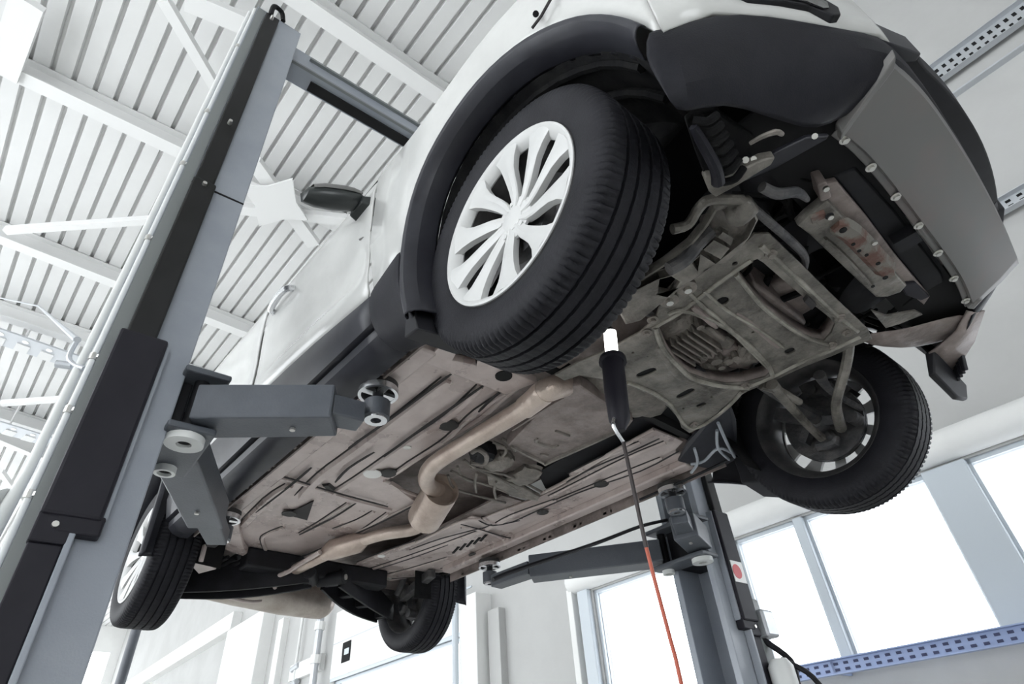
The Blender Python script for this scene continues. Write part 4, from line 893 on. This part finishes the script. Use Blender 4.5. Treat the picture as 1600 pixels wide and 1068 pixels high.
H2=[(-0.025,-0.265),(0.012,-0.278),(0.045,-0.271),(0.067,-0.234),(0.079,-0.172),(0.089,-0.087),(0.087,0.006),(0.078,0.101),(0.072,0.179),(0.062,0.231),(0.035,0.244),(-0.026,0.219),(-0.07,0.172),(-0.096,0.098),(-0.111,0.017),(-0.101,-0.07),(-0.078,-0.149),(-0.051,-0.212)]
slot=lambda a,b,w: [(a[0]+w*(b[1]-a[1])/math.dist(a,b),a[1]-w*(b[0]-a[0])/math.dist(a,b)),(b[0]+w*(b[1]-a[1])/math.dist(a,b),b[1]-w*(b[0]-a[0])/math.dist(a,b)),(b[0]-w*(b[1]-a[1])/math.dist(a,b),b[1]+w*(b[0]-a[0])/math.dist(a,b)),(a[0]-w*(b[1]-a[1])/math.dist(a,b),a[1]+w*(b[0]-a[0])/math.dist(a,b))]
hs=[H1,H2]
for a,b,w in (((-0.227,-0.109),(-0.158,-0.094),.018),((-0.224,0.11),(-0.152,0.107),.018),((0.14,0.167),(0.173,0.172),.018),((-0.218,0.217),(-0.18,0.219),.014)):
    hs.append(rounded(slot(a,b,w),.4,3))
for c,r in (((0.153,-0.211,2.13),.020),((0.254,-0.315,2.13),.009),((0.327,-0.212,2.13),.008),((0.328,0.109,2.13),.007),((0.134,-0.014,2.13),.006),((-0.15,-0.223,2.13),.006),((-0.251,0.186,2.13),.006),((-0.146,0.202,2.13),.006),((-0.135,-0.17,2.13),.004)):
    hs.append(circle(c,r,12))
sub=plate('subframe',O_,hs,SZ,.008,'subframe',CAR,bevel=.002)
sub['label']='grey dusty front subframe with two large openings'
def skirt(P,h):
    build(MB().loft([[(x,y,SZ+.006) for x,y in list(P)+[P[0]]],[(x,y,SZ+h) for x,y in list(P)+[P[0]]]]),'opening_wall','floor_dark',sub,solid=.003,ang=50)
for hp in hs[2:]:
    cx_=sum(p[0] for p in hp)/len(hp); cy_=sum(p[1] for p in hp)/len(hp)
    build(MB().prism([(cx_+(p[0]-cx_)*1.5+.004*(1 if p[0]>cx_ else -1),cy_+(p[1]-cy_)*1.5+.004*(1 if p[1]>cy_ else -1)) for p in hp],SZ+.0085,SZ+.011),'hole_shade','hole',sub,smooth=False)  # near-black plate stands in for the shade behind each hole
skirt([tuple(p) for p in H1],.045); skirt([tuple(p) for p in H2],.045)
# raised rims along openings and rails
def bead(pts,r,m='rim',name='raised_rim',z=None,par=None,sm=3):
    return build(MB().tube([(p[0],p[1],p[2] if len(p)>2 and z is None else z) for p in pts],r,8,smooth=sm),name,m,par or sub)
bead([(0.235,-0.28),(0.23,-0.24),(0.22,-0.164),(0.213,-0.086),(0.214,0.017),(0.22,0.108),(0.233,0.181),(0.251,0.242)],.007,z=2.128)
bead([(0.029,-0.289),(0.055,-0.281),(0.074,-0.247),(0.088,-0.189),(0.098,-0.105),(0.097,-0.013),(0.09,0.078),(0.078,0.174),(0.054,0.251)],.007,z=2.128)
bead([(-0.03,-0.272),(-0.06,-0.214),(-0.085,-0.142),(-0.103,-0.056),(-0.117,0.034),(-0.1,0.119),(-0.071,0.19),(-0.033,0.249)],.008,z=2.127)
bead([(0.119,-0.33),(0.109,-0.237),(0.104,-0.131),(0.087,0.021),(0.068,0.191)],.006,z=2.128)
bead([(0.147,-0.294),(0.141,-0.174),(0.153,-0.02),(0.153,0.134)],.005,z=2.128)
bead([(-0.059,0.252),(-0.137,0.299),(-0.24,0.338),(-0.309,0.338),(-0.311,0.271),(-0.261,0.13),(-0.25,0.006),(-0.262,-0.113)],.007,z=2.128)
bead([(0.33,-0.322),(0.329,-0.206),(0.329,-0.073),(0.328,0.122),(0.334,0.242)],.009,z=2.132)
bead([(-0.04,-0.271),(0.045,-0.267),(0.137,-0.279),(0.221,-0.29),(0.288,-0.294)],.010,z=2.134)
bead([(0.329,0.276),(0.241,0.273),(0.154,0.259),(0.042,0.26),(-0.033,0.249)],.010,z=2.134)
# bushings & bolts
for u in [(0.128,-0.347,2.118),(0.069,-0.345,2.118)]:
    build(MB().ring(u,.010,.026,0,.02,20),'bushing','castalu',sub); build(MB().cyl(u,(u[0],u[1],u[2]-.01),.010,8),'bolt','bolt',sub)
for u in [(0.331,-0.276,2.125),(0.315,0.217,2.125),(-0.292,0.313,2.125),(-0.061,-0.274,2.125),(-0.033,0.228,2.125),(-0.013,-0.307,2.125),(0.331,0.127,2.125),(0.255,0.242,2.125)]:
    build(MB().cyl(u,(u[0],u[1],u[2]-.008),.009,8).ring(u,.009,.016,0,.004,14),'bolt','castalu',sub)
for poly in ([(0.318,-0.055),(0.318,-0.004),(0.299,0.007),(0.301,-0.043)],):
    build(MB().prism(poly,2.115,2.128),'weld_tab','seam_and_shade',sub,smooth=False)
rib([(0.148,-0.135),(0.15,-0.014),(0.144,0.123)],.018,.001,'floor_dark',z=2.1285,name='pressed_groove',par=sub,sm=3)
rib([(-0.085,-0.18),(-0.142,-0.001),(-0.126,0.161)],.02,.001,'subframe',z=2.1285,name='pressed_groove',par=sub,sm=3)
rib([(0.089,-0.263),(0.086,-0.201),(0.081,-0.128)],.022,.006,'floor_dark',z=2.1285,name='pressed_groove',par=sub,sm=3)

# engine seen through the openings
blob((0.226,0.092,2.26),(.10,.10,.04),'engine_sump','floor_dark',seed=5,amp=.05)
build(MB().hexa([(0.229,-0.139,2.19),(0.235,0.023,2.19),(0.237,0.171,2.19),(0.192,0.19,2.19),(0.181,0.048,2.19),(0.198,-0.114,2.19)],[(0.229,-0.139,2.29),(0.235,0.023,2.29),(0.237,0.171,2.29),(0.192,0.19,2.29),(0.181,0.048,2.29),(0.198,-0.114,2.29)]),'sump_plate','floor_dark',CAR,bevel=.01)
blob((-0.06,0.019,2.24),(.09,.11,.05),'gearbox_housing','floor_dark',seed=8,amp=.1)
blob((-0.092,0.209,2.25),(.09,.07,.045),'gearbox_housing','floor_dark',seed=9,amp=.14)
blob((0.022,0.17,2.22),(.05,.06,.045),'gearbox_housing','castalu',seed=10,amp=.14)
blob((-0.032,-0.119,2.22),(.06,.05,.04),'gearbox_housing','castalu',seed=12,amp=.1)
for i,(u,v,du,dv,zz) in enumerate([[1060.0,520.0,0.0,0.0,0.0]]): pass
def lump(P,z,h,m,name='gearbox_casting',bv=.008):
    build(MB().hexa([(p[0],p[1],z) for p in P],[(p[0],p[1],z+h) for p in P]),name,m,CAR,bevel=bv)
lump([(0.001,-0.13,2.185),(0.038,-0.107,2.185),(0.046,0.069,2.185),(0.009,0.093,2.185),(-0.015,0.017,2.185),(-0.023,-0.06,2.185)],2.185,.06,'castalu')
lump([(-0.059,-0.091,2.175),(-0.024,-0.081,2.175),(-0.011,0.044,2.175),(-0.042,0.084,2.175),(-0.081,0.021,2.175)],2.175,.08,'floor_dark')
lump([(-0.022,0.087,2.19),(0.034,0.092,2.19),(0.026,0.227,2.19),(-0.011,0.258,2.19),(-0.049,0.189,2.19)],2.19,.06,'floor_dark')
lump([(0.027,-0.089,2.172),(0.047,-0.078,2.172),(0.047,0.015,2.172),(0.024,0.023,2.172)],2.172,.03,'castalu')
lump([(-0.073,-0.136,2.2),(-0.03,-0.156,2.2),(-0.021,-0.109,2.2),(-0.07,-0.052,2.2),(-0.111,-0.05,2.2)],2.2,.05,'castalu')
for q in [(-0.052,0.024,2.17),(-0.044,0.093,2.17),(-0.024,0.132,2.175),(-0.089,0.13,2.18)]: build(MB().lathe([(0,0),(0,.018),(.012,.024),(.05,.026),(.05,0)],q,(0,0,1),16),'casting_boss','castalu',CAR)
build(MB().tube([(-0.103,0.051,2.17),(-0.101,0.122,2.165),(-0.077,0.185,2.17),(-0.033,0.218,2.18)],.012,8,smooth=4),'hose','black',CAR)
for i in range(6):
    a=(-0.034,-0.105,2.165); build(MB().bb((a[0]-.06+.02*i,a[1]-.02,2.155),(a[0]-.054+.02*i,a[1]+.14,2.2)),'housing_rib','castalu',CAR,bevel=.002)
for c in [(0.032,-0.12,2.16),(-0.046,0.122,2.16),(0.01,0.118,2.165),(-0.052,0.025,2.16)]: build(MB().cyl(c,(c[0],c[1],c[2]+.05),.012,10),'bolt','castalu',CAR)
blob((-.25,-.15,2.28),(.16,.2,.08),'gearbox_housing','floor_dark',seed=21,amp=.08)
blob((.05,.15,2.38),(.3,.3,.12),'engine_block','black',seed=22,amp=.08)
blob((-.38,.05,2.24),(.10,.22,.06),'gearbox_housing','castalu',seed=23,amp=.1)

# radiator support, rusted bracket, dark crossbeam
rp=[(0.421,-0.281),(0.449,-0.291),(0.494,-0.299),(0.495,-0.271),(0.5,-0.137),(0.502,0.023),(0.504,0.173),(0.485,0.187),(0.457,0.178),(0.437,0.156),(0.433,0.046),(0.429,-0.125),(0.426,-0.233)]
rpl=plate('radiator_bracket',rp,[],2.15,.03,'subframe',CAR,bevel=.005)
rib([(0.477,-0.219),(0.49,-0.156),(0.494,-0.04),(0.496,0.085)],.055,.014,'rustframe',z=2.151,name='raised_rusted_panel',par=rpl,sm=3)
rib([(0.446,-0.28),(0.477,-0.272)],.06,.008,'rustframe',z=2.151,name='raised_rusted_panel',par=rpl,sm=1)
rib([(0.442,-0.196),(0.447,-0.054),(0.445,0.102)],.012,.012,'subframe',z=2.151,name='raised_edge',par=rpl,sm=2)
for c,r in (((0.484,-0.198,2.135),.009),((0.48,-0.129,2.135),.005),((0.48,-0.093,2.135),.005),((0.486,-0.062,2.135),.005),((0.484,0.069,2.135),.007),((0.482,-0.268,2.137),.010),((0.493,-0.005,2.135),.006),((0.447,0.081,2.137),.005)):
    build(MB().ring(c,0,r,0,.002,12),'hole','hole',rpl)
for c in [(0.482,-0.263,2.14),(0.517,-0.089,2.14),(0.513,-0.355,2.14)]: build(MB().cyl(c,(c[0],c[1],c[2]-.006),.007,8),'bolt','bolt',rpl)
cbm=build(MB().hexa([(0.534,-0.308,2.2),(0.581,-0.29,2.2),(0.591,-0.073,2.2),(0.591,0.276,2.2),(0.582,0.329,2.2),(0.53,0.333,2.2),(0.528,0.103,2.2),(0.533,-0.126,2.2)],[(0.534,-0.308,2.27),(0.581,-0.29,2.27),(0.591,-0.073,2.27),(0.591,0.276,2.27),(0.582,0.329,2.27),(0.53,0.333,2.27),(0.528,0.103,2.27),(0.533,-0.126,2.27)]),'front_crossbeam','black',CAR,bevel=.006)
plate('radiator_lower_plate',[(0.506,-0.329),(0.532,-0.311),(0.533,-0.139),(0.528,0.089),(0.529,0.323),(0.51,0.344),(0.502,0.261),(0.502,0.067),(0.5,-0.135),(0.497,-0.259)],[],2.175,.02,'floor_dark',CAR)
build(MB().prism([(0.496,0.177),(0.528,0.209),(0.533,0.31),(0.509,0.307),(0.489,0.246)],2.165,2.20),'support_foot','box',CAR,bevel=.004,smooth=False)
build(MB().prism([(0.504,-0.367),(0.522,-0.358),(0.509,-0.303),(0.486,-0.311)],2.15,2.2),'support_foot','floor_dark',CAR,bevel=.004,smooth=False)
for i,(u,v) in enumerate(((1345,265),(1372,300),(1400,335),(1425,372),(1450,410))): pass
for i in range(6):
    y=-.36+i*.14; build(MB().bb((.535,y,2.22),(.60,y+.05,2.30)),'duct_rib','black',CAR,bevel=.004)
plate('lower_deflector',[(0.4,0.221),(0.416,0.275),(0.481,0.322),(0.488,0.354),(0.433,0.346),(0.395,0.332)],[],2.15,.01,'subframe',CAR,bevel=.002)
# far bumper corner: splash shield, duct, air deflector flap
build(MB().loft([[(0.341,0.344,2.17),(0.404,0.396,2.16),(0.485,0.434,2.16),(0.58,0.483,2.165)],[(0.311,0.369,2.17),(0.386,0.446,2.16),(0.474,0.497,2.16),(0.583,0.546,2.17)],[(0.303,0.446,2.19),(0.375,0.544,2.17),(0.458,0.597,2.165),(0.567,0.681,2.19)]]),'splash_shield','floor_dark',CAR,solid=.008,offset=1,sub=1)
def farcorner(s):
    def Q(P): return [(p[0],p[1]*s,p[2]) for p in P]
    build(MB().hexa(Q([(.395,.60,2.08),(.40,.78,2.055),(.415,.86,2.07),(.43,.86,2.12),(.42,.60,2.16)]),Q([(.415,.60,2.08),(.42,.78,2.055),(.435,.86,2.07),(.455,.86,2.12),(.45,.60,2.16)])),'air_deflector','black',CAR,bevel=.006)
    build(MB().loft([Q(r) for r in [[(.43,.60,2.15),(.47,.58,2.15),(.53,.54,2.15),(.585,.47,2.16)],[(.42,.68,2.15),(.47,.66,2.15),(.53,.60,2.15),(.60,.52,2.17)],[(.42,.80,2.14),(.48,.755,2.15),(.55,.67,2.16),(.62,.56,2.185)]]]),'bumper_undertray','floor_dark',CAR,solid=.006,offset=1)
    for i in range(5):
        t=i/4; build(MB().bar(*Q([(.43+.05*t,.80-.07*t,2.11),(.455+.05*t,.78-.07*t,2.19)]),.012,.02),'duct_rib','plastic_gloss',CAR,bevel=.003)
farcorner(1)
# near side: liner front part with ribs, bracket under the bumper
lp=[(0.416,-0.787,2.08),(0.43,-0.767,2.11),(0.461,-0.733,2.12),(0.467,-0.667,2.13),(0.476,-0.601,2.14),(0.434,-0.567,2.14),(0.407,-0.546,2.12),(0.364,-0.576,2.1),(0.361,-0.626,2.09),(0.389,-0.712,2.08)]
build(MB().hexa(lp,[(p[0],p[1],p[2]+.02) for p in lp]),'liner_front','liner',CAR,bevel=.004)
for i in range(7):
    a=Vector((0.43,-0.794,2.06)).lerp(Vector((0.39,-0.626,2.06)),i/6); b=Vector((0.463,-0.761,2.07)).lerp(Vector((0.434,-0.616,2.07)),i/6)
    build(MB().tube([a,(a+b)/2-Vector((0,0,.012)),b],.008,8,smooth=3),'liner_rib','liner',CAR)
build(MB().tube([(0.425,-0.79,2.05),(0.417,-0.748,2.045),(0.404,-0.687,2.04),(0.387,-0.648,2.045)],[.008,.011,.012,.014],10,smooth=4),'liner_edge','plastic',CAR)
build(MB().hexa([(0.355,-0.619,2.07),(0.366,-0.655,2.07),(0.374,-0.658,2.07),(0.392,-0.624,2.07),(0.466,-0.595,2.08),(0.487,-0.578,2.08),(0.472,-0.568,2.08),(0.4,-0.588,2.07),(0.355,-0.595,2.07)],[(0.355,-0.619,2.095),(0.366,-0.655,2.095),(0.374,-0.658,2.095),(0.392,-0.624,2.095),(0.466,-0.595,2.105),(0.487,-0.578,2.105),(0.472,-0.568,2.105),(0.4,-0.588,2.095),(0.355,-0.595,2.095)]),'splash_bracket','subframe',CAR,bevel=.003)
build(MB().hexa([(0.407,-0.557,2.1),(0.475,-0.532,2.1),(0.571,-0.5,2.12),(0.58,-0.492,2.13),(0.547,-0.535,2.12),(0.488,-0.57,2.1)],[(0.407,-0.557,2.112),(0.475,-0.532,2.112),(0.571,-0.5,2.132),(0.58,-0.492,2.142),(0.547,-0.535,2.132),(0.488,-0.57,2.112)]),'bumper_lower_strip','plastic_gloss',CAR,bevel=.003)
build(MB().tube([(0.469,-0.64,2.09),(0.492,-0.64,2.085),(0.516,-0.628,2.085),(0.521,-0.609,2.09)],[.004,.005,.006,.005],8,smooth=4),'tow_loop','castalu',CAR)
build(MB().cyl((0.56,-0.534,2.11),(0.561,-0.544,2.1),.006,8).cyl((0.441,-0.603,2.1),(0.443,-0.612,2.09),.007,8).cyl((0.454,-0.592,2.1),(0.455,-0.601,2.09),.006,8),'push_pin','bolt',CAR)
# dark fill under the bumper interior
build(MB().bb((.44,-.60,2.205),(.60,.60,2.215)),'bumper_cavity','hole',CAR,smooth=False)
# near suspension arm with its windows
def strut(pts,r,m,name,par=CAR,n=10,sm=4): return build(MB().tube(pts,r,n,smooth=sm),name,m,par)
la=plate('lower_control_arm',[(-0.018,-0.471),(0.071,-0.476),(0.147,-0.471),(0.225,-0.476),(0.284,-0.498),(0.325,-0.522),(0.365,-0.507),(0.381,-0.475),(0.368,-0.424),(0.327,-0.391),(0.283,-0.37),(0.247,-0.363),(0.23,-0.377),(0.195,-0.375),(0.118,-0.377),(0.048,-0.365),(-0.026,-0.353),(-0.057,-0.37)],[[(0.238,-0.443),(0.272,-0.45),(0.281,-0.396),(0.247,-0.381)],[(0.189,-0.428),(0.225,-0.435),(0.23,-0.377),(0.216,-0.373),(0.18,-0.382)],[(0.284,-0.451),(0.3,-0.456),(0.305,-0.418),(0.288,-0.401)],[(0.105,-0.447),(0.137,-0.43),(0.139,-0.389),(0.084,-0.357),(0.067,-0.403)]],2.11,.03,'subframe',CAR,bevel=.006)
blob((0.363,-0.488,2.1),(.034,.030,.022),'arm_bushing','subframe',seed=31,amp=.05)
blob((0.287,-0.392,2.19),(.05,.05,.04),'arm_bushing','castalu',seed=32)
strut([(0.248,-0.604,2.06),(0.275,-0.579,2.07),(0.313,-0.59,2.08),(0.34,-0.58,2.09),(0.382,-0.515,2.1)],.012,'subframe','anti_roll_bar')
strut([(0.159,-0.486,2.08),(0.195,-0.462,2.1),(0.237,-0.462,2.12),(0.274,-0.453,2.14)],.018,'hub','drive_shaft')
strut([(0.381,-0.474,2.12),(0.381,-0.38,2.13),(0.383,-0.25,2.14),(0.376,-0.166,2.15),(0.344,-0.103,2.16)],[.010,.011,.011,.010,.009],'hub','coolant_pipe')
strut([(0.428,-0.513,2.1),(0.441,-0.469,2.1),(0.469,-0.428,2.11),(0.473,-0.377,2.12)],[.012,.013,.012,.006],'hub','horn_bracket')
for c in ((.30,-.30,2.3),(.42,-.1,2.3),(.40,.25,2.28),(.25,.38,2.28),(.45,-.42,2.28)): blob(c,(.09,.09,.06),'engine_ancillary','black',seed=int(c[0]*100),amp=.15)
mbw=MB()
rr=random.Random(4)
for k in range(16):
    x=rr.uniform(.2,.5); y=rr.uniform(-.5,.45); mbw.tube([(x,y,2.24),(x+rr.uniform(-.08,.08),y+.06,2.21),(x+rr.uniform(-.1,.1),y+.12,2.22),(x+rr.uniform(-.1,.1),y+.2,2.27)],rr.uniform(.005,.011),8,smooth=4)
build(mbw,'engine_hose','liner',CAR)
# far side suspension links into the far front wheel
HY=0.773013
strut([(0.037,0.265,2.11),(0.012,0.45,2.09),(-0.007,0.625,2.075),(-0.014,0.751,2.07)],[.02,.016,.014,.02],'subframe','track_rod')
strut([(0.287,0.317,2.15),(0.239,0.378,2.12),(0.147,0.482,2.08),(0.105,0.573,2.075),(0.066,0.695,2.075)],[.016,.016,.016,.018,.02],'subframe','drop_link')
strut([(0.144,0.415,2.15),(0.131,0.525,2.13),(0.15,0.711,2.12)],[.02,.012,.012],'hub','steering_arm')
strut([(0.003,0.271,2.13),(0.031,0.336,2.11),(0.045,0.438,2.1)],[.018,.015,.012],'subframe','track_rod')
strut([(-.02,.25,2.19),(-.02,.5,2.17),(0,.72,2.15)],[.03,.02,.03],'hub','drive_shaft')
strut([(-.02,-.25,2.19),(-.02,-.5,2.17),(0,-.72,2.15)],[.03,.02,.03],'hub','drive_shaft')
# far arch rear cladding inside, behind subframe
def lattice():
    z=2.12
    P=lambda u,v: None
    build(MB().hexa([(-0.144,0.326,2.17),(-0.194,0.452,2.15),(-0.357,0.734,2.14),(-0.48,0.768,2.14),(-0.556,0.605,2.17),(-0.438,0.508,2.18)],[(-0.144,0.326,2.18),(-0.194,0.452,2.16),(-0.357,0.734,2.15),(-0.48,0.768,2.15),(-0.556,0.605,2.18),(-0.438,0.508,2.19)]),'arch_inner_panel','plastic_gloss',CAR,smooth=False)
    mb=MB()
    for L in [[(-0.268,0.428,2.13),(-0.339,0.544,2.12),(-0.369,0.677,2.12)],[(-0.498,0.597,2.13),(-0.438,0.596,2.12),(-0.339,0.544,2.12),(-0.329,0.635,2.12)],[(-0.233,0.38,2.13),(-0.289,0.523,2.12),(-0.343,0.674,2.12)],[(-0.415,0.502,2.14),(-0.461,0.584,2.12),(-0.534,0.646,2.12)]]: mb.tube(L,.006,8,smooth=4)
    build(mb,'arch_web','lift',CAR)
    build(MB().tube([(-0.33,0.672,2.12),(-0.431,0.68,2.12),(-0.597,0.69,2.12),(-0.843,0.692,2.12)],.006,8),'arch_edge','black',CAR)
lattice()

# ------------------------------------------------------------------ inspection lamp hanging on its cord
LX,LY=(-0.111,-0.383)
lamp=thing('inspection_lamp','black handheld work light with a lit tube hanging behind the near front wheel','lamp',(LX,LY,1.8))
LP=lambda u,v,x=None: None
lp=[(-0.12,-0.368,2.117),(-0.12,-0.382,2.021),(-0.12,-0.398,1.908),(-0.12,-0.406,1.823),(-0.12,-0.409,1.76)]
build(MB().tube([lp[0],lp[1]],.018,16),'light_tube','lampglow',lamp)
build(MB().tube([Vector(lp[0])+Vector((0,0,.02)),lp[0]],[.010,.019],12).tube([Vector(lp[0])+Vector((0,0,.02)),Vector(lp[0])+Vector((0.01,.01,.05))],.004,6),'hook','chrome',lamp)
build(MB().tube([lp[1],Vector(lp[1]).lerp(Vector(lp[2]),.12),Vector(lp[1]).lerp(Vector(lp[2]),.13),lp[2],lp[3],Vector(lp[3]).lerp(Vector(lp[4]),.5)],[.036,.038,.030,.030,.027,.010],16),'handle','box',lamp)
build(MB().tube([Vector(lp[3])-Vector((.0,.02,0)),Vector(lp[3])-Vector((0.0,.03,.03)),lp[4]],.005,6,smooth=3),'cord_guard','chrome',lamp)
cp=[(-0.12,-0.409,1.76),(-0.12,-0.406,1.669),(-0.12,-0.404,1.571),(-0.12,-0.402,1.507)]
cp2=[(-0.12,-0.402,1.507),(-0.12,-0.393,1.416),(-0.12,-0.383,1.327),(-0.12,-0.377,1.244)]
e=Vector(cp2[-1]); cp2+= [tuple(e+Vector((.0,.0,-.4))),tuple(e+Vector((-.1,.1,-1.0)))]
cd=build(MB().tube(cp,.0048,8,smooth=3),'cord_upper','cordblack',lamp)
build(MB().tube(cp2,.0042,8,smooth=3),'cord_lower','orange',lamp)

# ------------------------------------------------------------------ light
wd=bpy.data.worlds.new('world'); S.world=wd; wd.use_nodes=True
bg=wd.node_tree.nodes['Background']; bg.inputs['Color'].default_value=(.93,.97,1,1); bg.inputs['Strength'].default_value=4.5
def area(name,loc,rot,sx,sy,e,col=(1,1,1)):
    l=bpy.data.lights.new(name,'AREA'); l.shape='RECTANGLE'; l.size=sx; l.size_y=sy; l.energy=e; l.color=col
    o=bpy.data.objects.new(name,l); COL.objects.link(o); o.location=loc; o.rotation_euler=rot; return o
# daylight through the window bands
S.view_settings.view_transform='Standard'; S.view_settings.look='None'; S.view_settings.gamma=1.0
S.view_settings.exposure=0.0
try: S.view_settings.use_curve_mapping=False
except Exception: pass
S.cycles.max_bounces=8; S.cycles.diffuse_bounces=5; S.cycles.transmission_bounces=6
